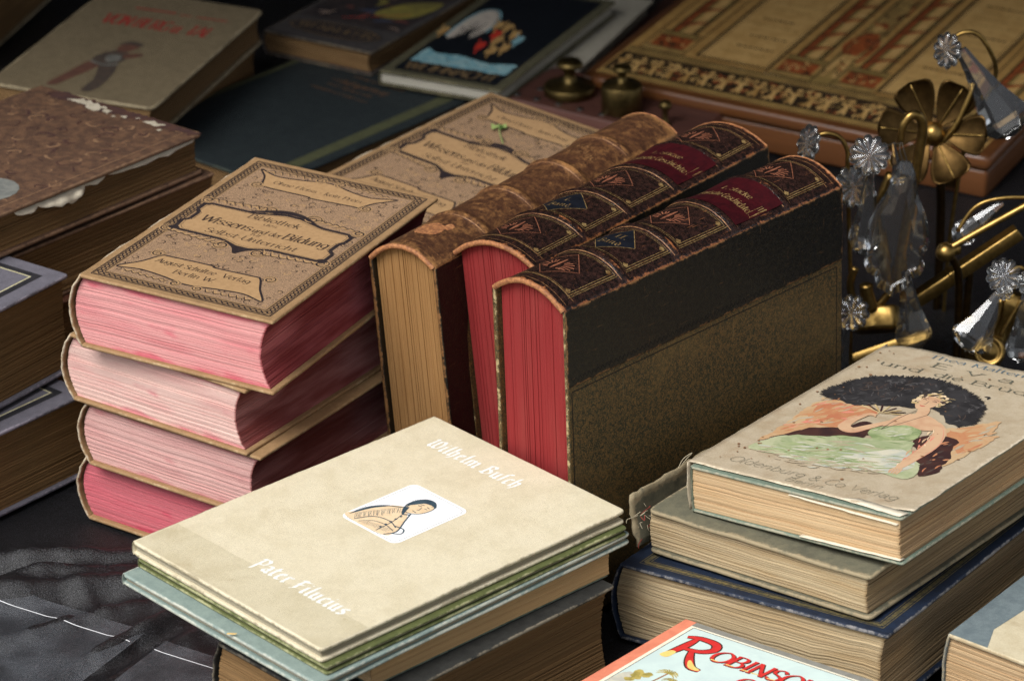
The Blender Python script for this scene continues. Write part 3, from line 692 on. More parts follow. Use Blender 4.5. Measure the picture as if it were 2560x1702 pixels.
# a clear plastic sheet with a white edge line lies on the cloth, lower left
t = NT('plastic_film'); o_ = t.obj()
t.set(t.b.inputs['Base Color'], t.mix(t.ramp(t.noise(o_, 900, 3, .7), .35, .65), srgb(96, 100, 106), srgb(132, 136, 142))); t.b.inputs['Roughness'].default_value = .3
mx = t.n('MixShader'); t.set(mx.inputs[0], t.math('ADD', .66, t.math('MULTIPLY', t.ramp(t.noise(o_, 26, 5, .6), .35, .7), .22))); t.t.links.new(t.b.outputs[0], mx.inputs[1]); t.t.links.new(t.n('BsdfTransparent').outputs[0], mx.inputs[2]); t.t.links.new(mx.outputs[0], t.t.nodes['Material Output'].inputs[0]); MATS['plastic_film'] = t.m
r = thing('plastic_sheet', 'clear grey plastic sheet with thin white edge line on the black cloth, lower left', 'plastic sheet', Matrix.Translation((-.33, -.42, 0)))
def film(name, s0, s1, t0, t1, mat, lift, step=.3):
    ns, nt = max(1, int((s1-s0)/step)), max(1, int((t1-t0)/step)); V = []; F = []
    for i in range(ns+1):
        for j in range(nt+1):
            sv, tv = s0+(s1-s0)*i/ns, t0+(t1-t0)*j/nt; x, y = -33.6+.866*sv-.5*tv, -38.3-.5*sv-.866*tv
            V.append((x+33, y+42, max(cloth_z(x, y), -.05)*.15+.5+lift))
    for i in range(ns):
        for j in range(nt): q = i*(nt+1)+j; F.append((q, q+nt+1, q+nt+2, q+1))
    return mesh_obj(name, V, [f[::-1] for f in F], mat, r)
film('sheet', -9, 11.9, 0, 15, MATS['plastic_film'], .0); film('sheet', 13.6, 21, .4, 12, MATS['plastic_film'], .0)
film('white_line', -9, 11.7, 1.63, 1.70, MATS['line_white'], .02); film('white_line', 13.6, 20, 1.63, 1.70, MATS['line_white'], .02)

# ================================================================== ornament of the brown encyclopedia covers
def bib_print(root, T, W=14.9, L=22.6, seed=3):
    p = Print(lambda x, y, h: (x, y, T+h)); rnd = random.Random(seed)
    x0, x1, y0, y1 = .95, W-.55, .55, L-.6
    def frame(d, w, m='bib_black', layer=1):
        a, b, c, e = x0+d, x1-d, y0+d, y1-d
        for q in (((a, c), (b, c)), ((b, c), (b, e)), ((b, e), (a, e)), ((a, e), (a, c))): p.stroke(list(q), w, m, layer)
    frame(0, .07); frame(.1, .04); frame(.64, .07)
    n = 44
    for (ax, ay, bx, by) in ((x0+.35, y0+.35, x1-.35, y0+.35), (x0+.35, y1-.35, x1-.35, y1-.35), (x0+.35, y0+.35, x0+.35, y1-.35), (x1-.35, y0+.35, x1-.35, y1-.35)):
        Ln = math.hypot(bx-ax, by-ay); k = int(Ln/.42); ux, uy = (bx-ax)/Ln, (by-ay)/Ln
        for i in range(k):
            s = (i+.5)*Ln/k; cx, cy = ax+ux*s, ay+uy*s; a, b = .19, .17
            for sg in (1, -1):
                q = [(cx+ux*a*math.cos(th)-uy*sg*b*math.sin(th)*.9, cy+uy*a*math.cos(th)+ux*sg*b*math.sin(th)*.9) for th in [math.pi*t/6 for t in range(7)]]
                p.stroke(q, .11, 'bib_black', 1, w2=.05)
            e = s+.5*Ln/k; cx, cy = ax+ux*e, ay+uy*e
            if i % 1 == 0: p.poly([(cx-.09, cy), (cx, cy-.09), (cx+.09, cy), (cx, cy+.09)], 'bib_black', 2)
    fx0, fx1, fy0, fy1 = x0+.78, x1-.78, y0+.78, y1-.78
    p.rect(fx0, fy0, fx1, fy1, 'bib_field', 0)
    for i in range(330):                                  # scrolling tendrils of the field
        cx, cy = rnd.uniform(fx0+.3, fx1-.3), rnd.uniform(fy0+.3, fy1-.3); R0 = rnd.uniform(.16, .42); a0 = rnd.uniform(0, 6.28); sg = rnd.choice((1, -1))
        q = []
        for k in range(13):
            t_ = k/12; r_ = R0*(1-t_*.85); a = a0+sg*t_*rnd.uniform(5.6, 5.9)
            q.append((min(fx1, max(fx0, cx+r_*math.cos(a))), min(fy1, max(fy0, cy+r_*math.sin(a)))))
        p.stroke(q, .085, 'bib_text' if i % 3 else 'bib_base', 1, w2=.02)
        if i % 4 == 0: p.poly([(cx+.11*math.cos(t_*1.047)*(1 if t_ % 2 else .55), cy+.11*math.sin(t_*1.047)*(1 if t_ % 2 else .55)) for t_ in range(6)], 'bib_base', 2)
    def cart(pts, grow=.16, inner=True):
        q = smooth(pts, True, 5); cx = sum(a for a, _ in q)/len(q); cy = sum(b for _, b in q)/len(q)
        p.poly(q, 'bib_base', 3); q2 = q+[q[0]]
        p.stroke(q2, grow, 'bib_black', 4)
        if inner:
            hw, hh = max(abs(a-cx) for a, _ in q), max(abs(b-cy) for _, b in q)
            p.stroke([(cx+(a-cx)*(1-.22/hw), cy+(b-cy)*(1-.22/hh)) for a, b in q2], .03, 'bib_black', 4)
    def spiral(cx, cy, R0, a0, sg, w=.1, turns=1.6):
        q = [(cx+R0*(1-.86*k/24)*math.cos(a0+sg*turns*6.28*k/24), cy+R0*(1-.86*k/24)*math.sin(a0+sg*turns*6.28*k/24)) for k in range(25)]
        p.stroke(q, w*2.0, 'bib_base', 5, w2=w); p.stroke(q, w*.8, 'bib_black', 6, w2=.03)
    # middle cartouche: a heavy black frame with stepped corners
    fr = [(1.75, 9.75), (2.1, 9.35), (5.6, 9.3), (6.3, 9.0), (6.9, 8.75), (7.9, 8.75), (8.5, 9.0), (9.2, 9.3), (12.9, 9.35), (13.2, 9.75), (13.2, 10.8), (12.75, 11.15), (12.75, 12.4), (13.0, 12.8), (13.0, 13.8), (12.7, 14.05), (10.6, 14.1), (9.8, 14.35), (8.6, 14.75), (7.4, 14.8), (6.2, 14.4), (5.4, 14.1), (1.9, 14.05), (1.6, 13.8), (1.6, 12.8), (1.95, 12.4), (1.95, 11.15), (1.6, 10.8)]
    p.poly(fr, 'bib_base', 3)
    for a_, b_ in zip(fr, fr[1:]+fr[:1]): p.stroke([a_, b_], .3, 'bib_black', 4)
    ci = [(7.4+(a_-7.4)*.955, 11.7+(b_-11.7)*.90) for a_, b_ in fr]
    for a_, b_ in zip(ci, ci[1:]+ci[:1]): p.stroke([a_, b_], .035, 'bib_black', 4)
    for cx, cy in ((1.75, 9.5), (13.1, 9.5), (1.7, 14.0), (12.95, 14.0)): p.poly(rough(smooth([(cx-.38, cy), (cx, cy-.34), (cx+.38, cy), (cx, cy+.34)], True), .1, cx), 'bib_black', 5)
    for cx, cy, R0, a0, sg in ((1.5, 9.1, .62, .5, 1), (13.3, 9.1, .62, 2.6, -1), (1.45, 14.5, .48, -.5, -1), (13.1, 14.5, .48, 3.6, 1), (6.0, 14.95, .65, 3.9, -1), (9.3, 15.05, .7, -.9, 1), (6.0, 8.5, .6, 2.2, 1), (8.8, 8.5, .6, .9, -1)):
        spiral(cx, cy, R0, a0, sg, .16)
    p.poly(smooth([(5.9, 9.15), (6.8, 8.5), (7.4, 7.7), (8.0, 8.5), (8.9, 9.15), (7.4, 8.8)], True), 'bib_black', 5)
    p.poly(smooth([(4.9, 14.2), (5.6, 14.7), (6.6, 15.3), (7.6, 15.5), (8.8, 15.2), (9.9, 14.5), (10.2, 14.2), (8.8, 14.85), (7.4, 14.95), (6.3, 14.6)], True), 'bib_black', 5)
    for s in (-1, 1):                                     # acanthus sprays
        for k in range(7):
            cx = 7.4+s*(1.5+k*.6)
            p.stroke(smooth([(cx, 9.2), (cx+s*.4, 8.6+.06*k), (cx+s*.95, 8.75+.08*k)]), .24, 'bib_base', 5, w2=.04)
            p.stroke(smooth([(cx, 9.1), (cx+s*.34, 8.45+.06*k), (cx+s*.9, 8.6+.08*k)]), .1, 'bib_black', 6, w2=.02)
            cy = 14.3+.06*(6-k)
            p.stroke(smooth([(cx, cy), (cx+s*.4, cy+.45), (cx+s*.95, cy+.2)]), .24, 'bib_base', 5, w2=.04)
            p.stroke(smooth([(cx, cy+.1), (cx+s*.34, cy+.6), (cx+s*.9, cy+.32)]), .1, 'bib_black', 6, w2=.02)
    # the two ribbons
    cart([(1.9, 20.9), (2.7, 19.9), (3.2, 18.75), (3.7, 18.3), (7, 18.25), (7.4, 18.1), (10.4, 18.3), (11.0, 18.35), (11.6, 19.5), (12.7, 20.8), (11, 20.2), (9.4, 20.4), (7.3, 21.0), (5.2, 20.5), (3.4, 20.3)], .15, False)
    cart([(1.8, 2.3), (2.8, 3.7), (3.5, 5.1), (4.2, 5.25), (7.2, 5.35), (7.6, 5.15), (10.4, 5.25), (11.0, 5.1), (11.8, 3.7), (12.8, 2.2), (11.2, 2.6), (9.4, 2.4), (7.3, 2.0), (5.2, 2.4), (3.4, 2.6)], .15, False)
    for cx, cy, R0, a0, sg in ((3.0, 18.4, .5, 0, -1), (11.5, 18.4, .5, 3.1, 1), (3.1, 5.3, .5, 0, 1), (11.6, 5.3, .5, 3.1, -1), (6.5, 21.1, .45, -1.6, 1), (8.1, 21.1, .45, -1.6, -1), (6.5, 1.85, .4, 1.6, -1), (8.2, 1.85, .4, 1.6, 1)):
        spiral(cx, cy, R0, a0, sg, .14)
    for s in (-1, 1):
        for k in range(6):
            cx = 7.3+s*(1.4+k*.55)
            for cy, v in ((20.8-.06*k, 1), (2.15+.05*k, -1)):
                p.stroke(smooth([(cx, cy), (cx+s*.3, cy+v*.4), (cx+s*.75, cy+v*.12)]), .17, 'bib_base', 5, w2=.03); p.stroke(smooth([(cx, cy+v*.07), (cx+s*.28, cy+v*.5), (cx+s*.7, cy+v*.22)]), .09, 'bib_black', 6, w2=.02)
    T_ = 'bib_text'
    p.text('Ohne Fleiss - kein Preis', 3.8, 19.05, .34, T_, 6, w=6.9, slant=.12, weight=.85)
    p.text('Bibliothek', 5.2, 13.2, .47, T_, 6, w=4.0, slant=.12, weight=.85)
    p.text('des', 6.8, 12.6, .26, T_, 6, w=1.0, slant=.12, weight=.9)
    p.text('Wissens', 2.6, 11.3, .66, T_, 6, w=3.9, slant=.12, weight=.9)
    p.text('und der', 6.65, 11.3, .42, T_, 6, w=2.2, slant=.12, weight=.85)
    p.text('Bildung', 8.95, 11.3, .66, T_, 6, w=3.4, slant=.12, weight=.9)
    p.text('für', 6.8, 10.8, .26, T_, 6, w=.9, slant=.12, weight=.9)
    p.text('Selbst-Unterricht', 3.8, 9.85, .47, T_, 6, w=7.0, slant=.12, weight=.85)
    p.text('August Schultze', 3.6, 4.1, .4, T_, 6, w=4.5, slant=.1, weight=.88); p.text('Verlag', 8.6, 4.1, .4, T_, 6, w=2.1, slant=.1, weight=.88)
    p.text('Berlin W.', 5.5, 3.1, .4, T_, 6, w=3.1, slant=.1, weight=.88)
    return p.build('printed_ornament', root)
GB = 'volumes of the brown encyclopedia'
zt = 19.8
for i, (X, Y, T, yaw, a, b, lab) in enumerate([
    (-28.45, -31.3, 5.3, -26.5, -.3, 1.4, 'brown ornate encyclopedia volume with pink page edges, top of the four-book stack at left'),
    (-29.6, -29.1, 4.95, -33, 0, .6, 'brown encyclopedia volume with faded pink edges, second from the top of the stack'),
    (-28.75, -29.3, 4.75, -33, 0, .4, 'brown encyclopedia volume with palest pink edges, third from the top of the stack'),
    (-29.2, -28.1, 4.8, -33.5, 0, 0, 'brown encyclopedia volume with deep pink edges, bottom of the stack on the cloth')]):
    r, pos = book('encyclopedia_volume', lab, lie(X, Y, zt, yaw, T, a, b), 14.9, 22.6, T-.03, MATS['bib_cloth'], PINKS[i], MATS['bib_spine'], bt=.25, sq=.34, bulge=.95, concave=.75, hinge=.75,
                  seed=11+i*3, crum=.12, p=2.0, spth=.17, wave=.12, rag=.06, group=GB, rc=.12, warp=(lambda x, y: -.012*max(0, x-9)**1.5*max(0, 1-y/9)) if i == 1 else None)
    if i == 0: bib_print(r, T-.03)
    zt -= T
# the fifth volume, lying behind on a pile of its fellows
B5 = lie(-16.02, 2.06, 12, -38.3, 4.6, 1.4, 2.7)
zz = 12
for i, (dx, T) in enumerate(((0, 4.6), (.5, 3.4), (-.4, 3.3))):
    r, pos = book('encyclopedia_volume', ('brown ornate encyclopedia volume lying behind the stack, a green sprig on its cover', 'brown encyclopedia volume hidden directly beneath the one with the green sprig', 'brown encyclopedia volume at the foot of the pile under the green sprig')[i],
                  B5 if i == 0 else lie(-16.0+dx, 2.0, zz, -38+dx*2, T), 15.4 if i == 0 else 14.9, 22.6, T-.03, MATS['bib_cloth'], PINKS[4], MATS['bib_spine'], bt=.3, sq=.38, bulge=.9, concave=.7, hinge=.75, seed=41+i, crum=.1, group=GB, rc=.12)
    if i == 0: bib_print(r, T-.03, W=15.4, L=22.6, seed=8)
    zz -= T+(.7 if i == 0 else 0)
# ================================================================== three books standing on their fore edges
def leather_book(label, X, Y, yaw, lean, tilt, H, L, T, kind, pg, seed, numeral=None):
    M = stand(X, Y, yaw, lean, H, tilt)
    bands = [L*f for f in (.217, .403, .605, .80)]
    worn = kind == 'worn'
    lea = MATS['rubbed_leather'] if worn else MATS['oxblood_leather']
    r = thing('leather_volume', label, 'book', M)
    brd = MATS['black_leather'] if worn else MATS['olive_cloth']
    board('front_cover', .35, H, 0, L, T-.3, T, brd, r, rc=.15, wob=.05, seed=seed, ew=.22)
    board('back_cover', .35, H, 0, L, 0, .3, brd, r, rc=.15, wob=.05, seed=seed+4, ew=.25)
    pages('page_block', .25, H-.45, .42, L-.42, .34, T-.34, pg, r, bulge=1.0, concave=.9, rag=.07, wave=.0, seed=seed, lay=.09)
    pos = spine_fn(T, 1.3, .38, 2.1, bands, bh=.25, bw=.4, seed=seed, crum=.03)
    s = spine('spine', T, .02, L-.02, pos, lea, r, th=.3, band_y=bands, ew=.9 if worn else .6, ns=28, step=.28)
    # rolled leather cap at tail and head
    for yy in (.0, L):
        V = []; F = []; n = 26; m = 8
        for i in range(n+1):
            sv = .1+(T-.2)*i/n; a = pos(sv, yy, 0); b = pos(sv, yy, -.3); c = Vector(((a[0]+b[0])/2, yy, (a[2]+b[2])/2)); u = (Vector(a)-Vector(b)).normalized()
            rr = .19*(1+.12*nz(i*.5, seed))
            for k in range(m): V.append(tuple(c+u*rr*math.cos(k*6.283/m)+Vector((0, rr*math.sin(k*6.283/m)*.8, 0))))
        for i in range(n):
            for k in range(m): F.append((i*m+k, i*m+(k+1) % m, (i+1)*m+(k+1) % m, (i+1)*m+k))
        mesh_obj('leather_cap', V, F, MATS['raw_leather'], r)
    if not worn:
        # quarter leather on both boards
        for nm, za, zb in (('leather_strip', T-.02, T+.035), ('leather_strip', -.035, .02)):
            board(nm, .32, 5.6, .01, L-.01, za, zb, MATS['black_leather'], r, rc=.02, rb=.02, seed=seed+2, ew=.55)
        p = Print(lambda x, y, h: (x, y, T+h), .01)
        for a, b, w_ in (((5.95, .35), (5.95, L-.6), .07), ((5.95, L-.6), (H-2.6, L-.6), .06), ((H-2.6, L-.6), (H-.2, L-3.2), .07), ((5.95, .35), (H-.2, .35), .07)): p.stroke([a, b], w_, 'black_rule', 1)
        p.poly([(H-2.4, L-.03), (H-.04, L-.03), (H-.04, L-2.9)], 'black_leather', 1)
        p2 = Print(lambda x, y, h: (x, y, T+.035+h), .008)
        for k in range(64):
            y = .3+(L-.6)*k/64; p2.stroke([(5.0, y), (5.3, y+.2), (5.0, y+.4)], .07, 'black_rule', 1)
        p.build('tooled_rule', r); p2.build('tooled_chain', r)
    p = Print(lambda x, y, h: pos(x, y, h+.01), .012)
    ed = [0.55]+bands+[L-.6]
    for i in range(5):
        a, b = ed[i]+.5, ed[i+1]-.5; c = (a+b)/2; s0, s1 = .75, T-.75
        gl = 'gold_faint' if worn else 'gold_line'
        if not worn:
            for q in (((s0, a), (s1, a)), ((s0, b), (s1, b)), ((s1, a), (s1, b))): p.stroke(list(q), .045, gl, 1, sub=.25)
            p.stroke([(s0, a+.14), (s1-.14, a+.14), (s1-.14, b-.14), (s0, b-.14)], .03, gl, 1, sub=.25); p.stroke([(s1+.12, a-.12), (s1+.12, b+.12)], .03, gl, 1, sub=.4)
            for q in ((s1-.3, a+.3), (s1-.3, b-.3)): p.diamond(q[0], q[1], .2, .2, gl, 1)
        if worn:
            if i == 0: continue
        elif i in (0, 2, 4):
            rx, ry = T*.27, 1.75
            p.stroke([(T*.45-rx, c), (T*.45, c+ry), (T*.45+rx, c), (T*.45, c-ry), (T*.45-rx, c)], .05, 'eagle', 1, sub=.3)
            for k in range(8):                        # spread wings pressed into the leather
                an = -1.3+2.6*k/7
                for sg in (1, -1):
                    l = 1.15*(1-.4*abs(an)/1.3)
                    p.stroke([(T*.45+sg*(.28+.25*math.cos(an)), c-.3+.4*math.sin(an)), (T*.45+sg*(.3+l*math.cos(an)*.85), c-.1+l*math.sin(an)*.9)], .1, 'eagle', 2, sub=.3)
            p.stroke([(T*.45, c-.9), (T*.45, c+.8)], .26, 'eagle', 2, w2=.06, sub=.3)
        elif i == 1:
            p.diamond(T*.45, c, T*.27, 1.8, 'label_blue', 1, 14)
            for q in (((T*.18, c), (T*.45, c+1.8), (T*.72, c), (T*.45, c-1.8), (T*.18, c)),): p.stroke(list(q), .05, gl, 2, sub=.3)
            p.text(numeral, T*.45-.35, c+.25, .38, 'gold_line', 3, w=.7*len(numeral)/2, weight=.9)
            p.text('Band', T*.45-.95, c-.75, .42, 'gold_line', 3, w=1.9, weight=.9, style='black')
        elif i == 3:
            p.gridrect(.45, a-.25, T-.5, b+.25, 'label_red', 1, 16)
            for q in (((.55, a-.1), (T-.6, a-.1)), ((.55, b+.1), (T-.6, b+.1)), ((T-.6, a-.1), (T-.6, b+.1))): p.stroke(list(q), .05, gl, 2, sub=.25)
            p.text('L. Stacke', T*.36, c+.4, .42, 'gold_line', 3, w=2.4, weight=.85)
            p.text('Deutsche Geschichte', T*.2, c-.8, .44, 'gold_line', 3, w=T*.66, weight=.75, style='roman')
    for yb in bands+[.75, L-.9]:
        for d in (-.34, .34): p.stroke([(.35, yb+d), (T-.35, yb+d)], .045, 'gold_faint', 1, sub=.25)
    if worn:
        c = (bands[2]+bands[3])/2
        p.text('Geschichte', T*.25, c-.6, .5, 'gold_faint', 2, w=3.2, weight=.8); p.text('Bilder', T*.35, c+.5, .5, 'gold_faint', 2, w=2, weight=.8)
        p.ellipse(T*.5, 3.2, 1.0, 1.05, 'raw_leather', 3); p.ellipse(T*.66, 4.15, .3, .5, 'raw_leather', 3)
    p.build('spine_tooling', s)
    return r
leather_book('rubbed brown leather book with tan page edge standing spine up beside the pink stack', -7.87, -28.22, -36.0, -6.1, 0, 19.5, 28.7, 5.64, 'worn', MATS['tan_edges'], 21)
leather_book('dark leather volume with red page edges standing between the rubbed brown and olive books', -1.93, -29.38, -39.6, -6.6, .9, 20.4, 25.55, 7.16, 'half', MATS['red_edges'], 22, 'I.')
leather_book('dark leather volume with olive cloth side and red page edges, rightmost of the standing three', -.47, -38.1, -44.7, -2.1, .8, 22.2, 26.7, 6.4, 'half', MATS['red_edges'], 23, 'II.')

# ================================================================== cream picture book and the books beneath it
cy = -44.9
r, _ = book('picture_book', 'thin cream book with white black-letter title and white sticker on top', lie(-23.3, -50.92, 10.9, -46.2, .95, -.5, .5), 17.8, 25.0, .95, MATS['cream_cloth'], MATS['grey_edges'], bt=.24, sq=.25, bulge=.12, concave=.05, hinge=.6, seed=51, rc=.3, wob=.05, spth=.12, crum=.03)
p = Print(lambda x, y, h: (x, y, .95+h))
p.poly(rough([(.5, .15), (17.7, .15), (17.7, 3.7), (.5, 3.4)], .04), 'band_tone', 0)
p.text('Wilhelm Bufch', 2.9, 21.75, .86, 'white_ink', 2, w=8.2, style='black', weight=1.25)
p.text('Pater Filucius', 7.4, 3.35, .88, 'white_ink', 2, w=8.3, style='black', weight=1.25)
def rrect(x0, y0, x1, y1, rr):
    q = []
    for cx, cyy, a in ((x1-rr, y0+rr, -90), (x1-rr, y1-rr, 0), (x0+rr, y1-rr, 90), (x0+rr, y0+rr, 180)):
        q += [(cx+rr*math.cos(R_(a+15*k)), cyy+rr*math.sin(R_(a+15*k))) for k in range(7)]
    return q
p.poly(rrect(6.35, 11.4, 11.45, 17.7, .55), 'sticker_white', 1)
q = rrect(6.55, 11.62, 11.25, 17.48, .45); p.stroke(q+[q[0]], .025, 'navy_ink', 2)
# a plain ink figure stands in for the printed drawing
p.poly(smooth([(6.6, 11.7), (9.9, 11.7), (10.3, 12.4), (9.9, 13.4), (9.3, 14.4), (8.4, 15.1), (7.6, 14.7), (7.0, 13.6), (6.6, 12.6)], True), 'skin_print', 3)
p.poly(smooth([(6.6, 12.0), (7.0, 13.5), (7.6, 14.6), (7.1, 14.2), (6.65, 13.3)], True), 'navy_ink', 4)
p.poly(smooth([(8.3, 15.0), (8.2, 15.9), (8.6, 16.6), (9.2, 16.7), (9.7, 16.2), (9.7, 15.4), (9.2, 14.9), (8.7, 14.7)], True), 'skin_print', 4)
p.poly(smooth([(8.15, 15.3), (8.1, 16.1), (8.5, 16.8), (9.2, 16.9), (9.75, 16.4), (9.3, 16.45), (8.8, 16.3), (8.5, 15.8)], True), 'navy_ink', 5)
NI = 'navy_ink'
for q, w_ in (([(6.6, 12.6), (7.2, 14.2), (8.2, 15.0), (8.3, 15.6)], .1), ([(10.0, 11.8), (10.3, 12.6), (9.7, 13.8), (9.2, 14.8)], .1), ([(8.2, 15.2), (8.2, 15.9), (8.6, 16.6), (9.2, 16.75), (9.7, 16.3), (9.75, 15.7), (9.6, 15.2), (9.2, 14.8), (8.7, 14.7)], .07),
              ([(8.5, 14.8), (8.9, 14.4), (9.3, 14.7)], .12), ([(8.9, 14.4), (9.2, 13.2), (9.3, 11.8)], .06), ([(7.3, 11.8), (7.9, 12.9), (9.0, 13.2), (9.9, 12.9)], .08), ([(7.7, 11.8), (8.3, 12.5), (9.2, 12.7), (10.1, 12.5)], .06), ([(9.7, 13.0), (10.4, 13.1), (10.7, 12.6), (10.2, 12.2)], .1)): p.stroke(smooth(q), w_, NI, 5)
rr = random.Random(6)
for k in range(34):
    f = k/33; x, y = 6.75+1.4*f, 12.2+2.5*f; p.stroke([(x, y+.2), (x+.35+.25*rr.random(), y-.15-.3*rr.random())], .07, NI, 5, w2=.02)
for k in range(16): x = 8.0+.12*k; p.stroke([(x, 11.8+.02*k), (x+.15, 12.25+.03*k)], .05, NI, 5, w2=.02)
for k in range(5): p.poly([(9.05+.1*math.cos(i*1.05)+.03*k, 14.1-.45*k+.1*math.sin(i*1.05)) for i in range(6)], NI, 6)
for k in range(14): a = R_(40+k*10); p.stroke([(8.95+.62*math.cos(a), 15.85+.75*math.sin(a)), (8.95+.95*math.cos(a), 15.85+.98*math.sin(a))], .1, NI, 6, w2=.04)
for q in ([(8.7, 15.85), (9.0, 15.92)], [(9.28, 15.85), (9.52, 15.88)], [(8.95, 15.15), (9.3, 15.12)], [(9.1, 15.8), (9.2, 15.45), (9.08, 15.4)], [(8.7, 16.05), (9.0, 16.15)], [(9.28, 16.1), (9.52, 16.05)]): p.stroke(q, .06, NI, 6)
p.poly(smooth([(8.3, 15.0), (8.6, 14.6), (8.95, 14.35), (8.7, 14.9), (8.5, 15.3)], True), NI, 6)
p.build('title_print', r)
GT = 'thin books under the cream one'
book('picture_book', 'thin moss green book directly under the cream one', lie(-22.9, -51.4, 9.93, -46.0, .62, -.5, .5), 17.6, 24.8, .6, MATS['moss_cloth'], MATS['grey_edges'], bt=.2, sq=.2, bulge=.06, concave=.02, hinge=.4, seed=52, rc=.2, spth=.1, wob=.06)
r, _ = book('picture_book', 'thin pale blue book jutting out left below the moss green one', lie(-23.95, -51.95, 9.28, -45.3, .78, -.4, .4), 18.2, 26.1, .76, MATS['pale_blue_cloth'], MATS['grey_edges'], bt=.24, sq=.22, bulge=.1, concave=.02, hinge=.8, seed=53, rc=.3, spth=.1, wob=.07, crum=.05,
         warp0=lambda x, y: -.10*max(0, 1-y/6)*max(0, min(1, x/8)))
V = [(4.2, .35, .80), (4.75, .30, .805), (4.85, .42, .83), (4.3, .48, .82)]; 
tag(mesh_obj('straw_fleck', [(x-17.0-4, y-60.0, z+8.56) for x, y, z in V], [(0, 1, 2, 3)], MATS['fleck_yellow']), 'tiny yellow fleck lying on the front edge of the pale blue book', 'fleck')
r, _ = book('worn_book', 'dark teal book with bare tan page edges, under the pale blue one', lie(-8.2, -61.0, 8.45, -46.9, 1.95, 0, 0, (13, 0)), 13, 19.5, 1.95, MATS['dark_teal_cloth'], MATS['cream_edges'], bt=.16, sq=-.02, bulge=.15, concave=.08, hinge=.3, seed=54, rag=.03, lay=.06, spth=.1)
r, _ = book('worn_book', 'thick charcoal book with brown pages, bottom of the pile under the cream book', lie(-17.9, -55.5, 6.45, -45.2, 6.4, 0, 0), 12.3, 22.0, 6.4, MATS['charcoal_cloth'], MATS['dark_edges'], bt=.26, sq=.3, bulge=.8, concave=.5, hinge=.6, seed=55, crum=.1, wave=.1, rag=.09, wob=.08)

# ================================================================== right-hand stack
r, _ = book('worn_book', 'thick blue cloth book with gilt border and rubbed edges, bottom of the right-hand stack', lie(6.53, -43.9, 5.4, -34.5, 5.35, -2.4, -3.2), 19.6, 24.5, 5.35, MATS['blue_cloth'], MATS['wavy_edges'], bt=.28, sq=.28, bulge=.75, concave=.35, hinge=.7, seed=61, wave=.42, rag=.12, crum=.12, lay=.085, wob=.08)
p = Print(lambda x, y, h: (x, y, 5.35+h))
for d, w_ in ((.72, .08), (.98, .3), (1.25, .07)):
    a, b, c, e = d+.7, 19.6-d, d, 24.5-d
    for q in (((a, c), (b, c)), ((b, c), (b, e)), ((b, e), (a, e)), ((a, e), (a, c))): p.stroke(list(q), w_, 'gilt', 1, sub=1)
p.build('gilt_border', r)
r, pos = book('worn_book', 'grey green cloth book with torn frayed spine, middle of the right-hand stack', lie(8.45, -42.75, 8.72, -38.6, 3.1, -1.2, -3.2), 16.9, 23.2, 3.1, MATS['grey_green_cloth'], MATS['wavy_edges'], bt=.26, sq=.3, bulge=.2, concave=.15, hinge=.35, seed=62, wave=.16, rag=.1, lay=.08, wob=.09, rc=.45, ew=.75, spine_on=False,
            warp=lambda x, y: -.16*max(0, 1-y/3.2)**2*(1+.8*nz(x*.35, 2)))
# torn spine cloth standing off the book, with frayed threads
V = []; F = []; n = 40; m = 8
for j in range(n+1):
    y = -.25+15*j/n
    for i in range(m+1):
        s = i/m; top = 3.75+.25*nz(y*.6, 3)+.12*nz(y*3, 1); z = .25+(top-.25)*s
        x = -.55-.35*math.sin(s*2.6)+.12*nz(y*.5, s*2, 3)-.25*s*s
        V.append((x, y+(.3*nz(s*5, 1) if j == 0 else 0), z))
for j in range(n):
    for i in range(m): F.append((j*(m+1)+i, j*(m+1)+i+1, (j+1)*(m+1)+i+1, (j+1)*(m+1)+i))
sp_ = mesh_obj('torn_spine', V, F, MATS['grey_green_cloth'], r, attrs={'edge': [1.0 if (k % (m+1) >= m-1 or k < 2*(m+1)) else .45 for k in range(len(V))]})
md = sp_.modifiers.new('thickness', 'SOLIDIFY'); md.thickness = .0016; md.offset = 0
def tube(name, pts, rad, mat, parent=None, m=8, closed=False, taper=None, sm=5):
    P = [Vector(q) for q in pts]
    if sm:
        out = []
        for i in range(len(P)-1):
            a, b, c, d = P[max(0, i-1)], P[i], P[i+1], P[min(len(P)-1, i+2)]
            for k in range(sm):
                t_ = k/sm; out.append(.5*((2*b)+(c-a)*t_+(2*a-5*b+4*c-d)*t_*t_+(3*b-a-3*c+d)*t_**3))
        P = out+[P[-1]]
    V = []; F = []; n = len(P); up = Vector((.13, .21, 1)).normalized()
    for i, q in enumerate(P):
        d = (P[min(n-1, i+1)]-P[max(0, i-1)]).normalized(); u = d.cross(up); u = u.normalized() if u.length > 1e-4 else Vector((1, 0, 0)); v = d.cross(u)
        rr = rad*(taper(i/(n-1)) if taper else 1)
        for k in range(m): V.append(tuple(q+u*rr*math.cos(k*6.2832/m)+v*rr*math.sin(k*6.2832/m)))
    for i in range(n-1):
        for k in range(m): F.append((i*m+k, i*m+(k+1) % m, (i+1)*m+(k+1) % m, (i+1)*m+k))
    F.append(tuple(reversed(range(m)))); F.append(tuple(range((n-1)*m, n*m)))
    return mesh_obj(name, V, F, mat, parent)
rnd = random.Random(5)
for k in range(16):
    y = rnd.uniform(-.3, 1.6); x = rnd.uniform(-1.1, -.1); z = rnd.uniform(.8, 3.2)
    tube('thread', [(x, y, z), (x+rnd.uniform(-.3, .3), y-rnd.uniform(.1, .4), z+rnd.uniform(-.3, .2)), (x+rnd.uniform(-.5, .4), y-rnd.uniform(.1, .6), z-rnd.uniform(0, .6))], .025, MATS['red_thread' if k % 4 == 0 else 'thread'], r, m=4)
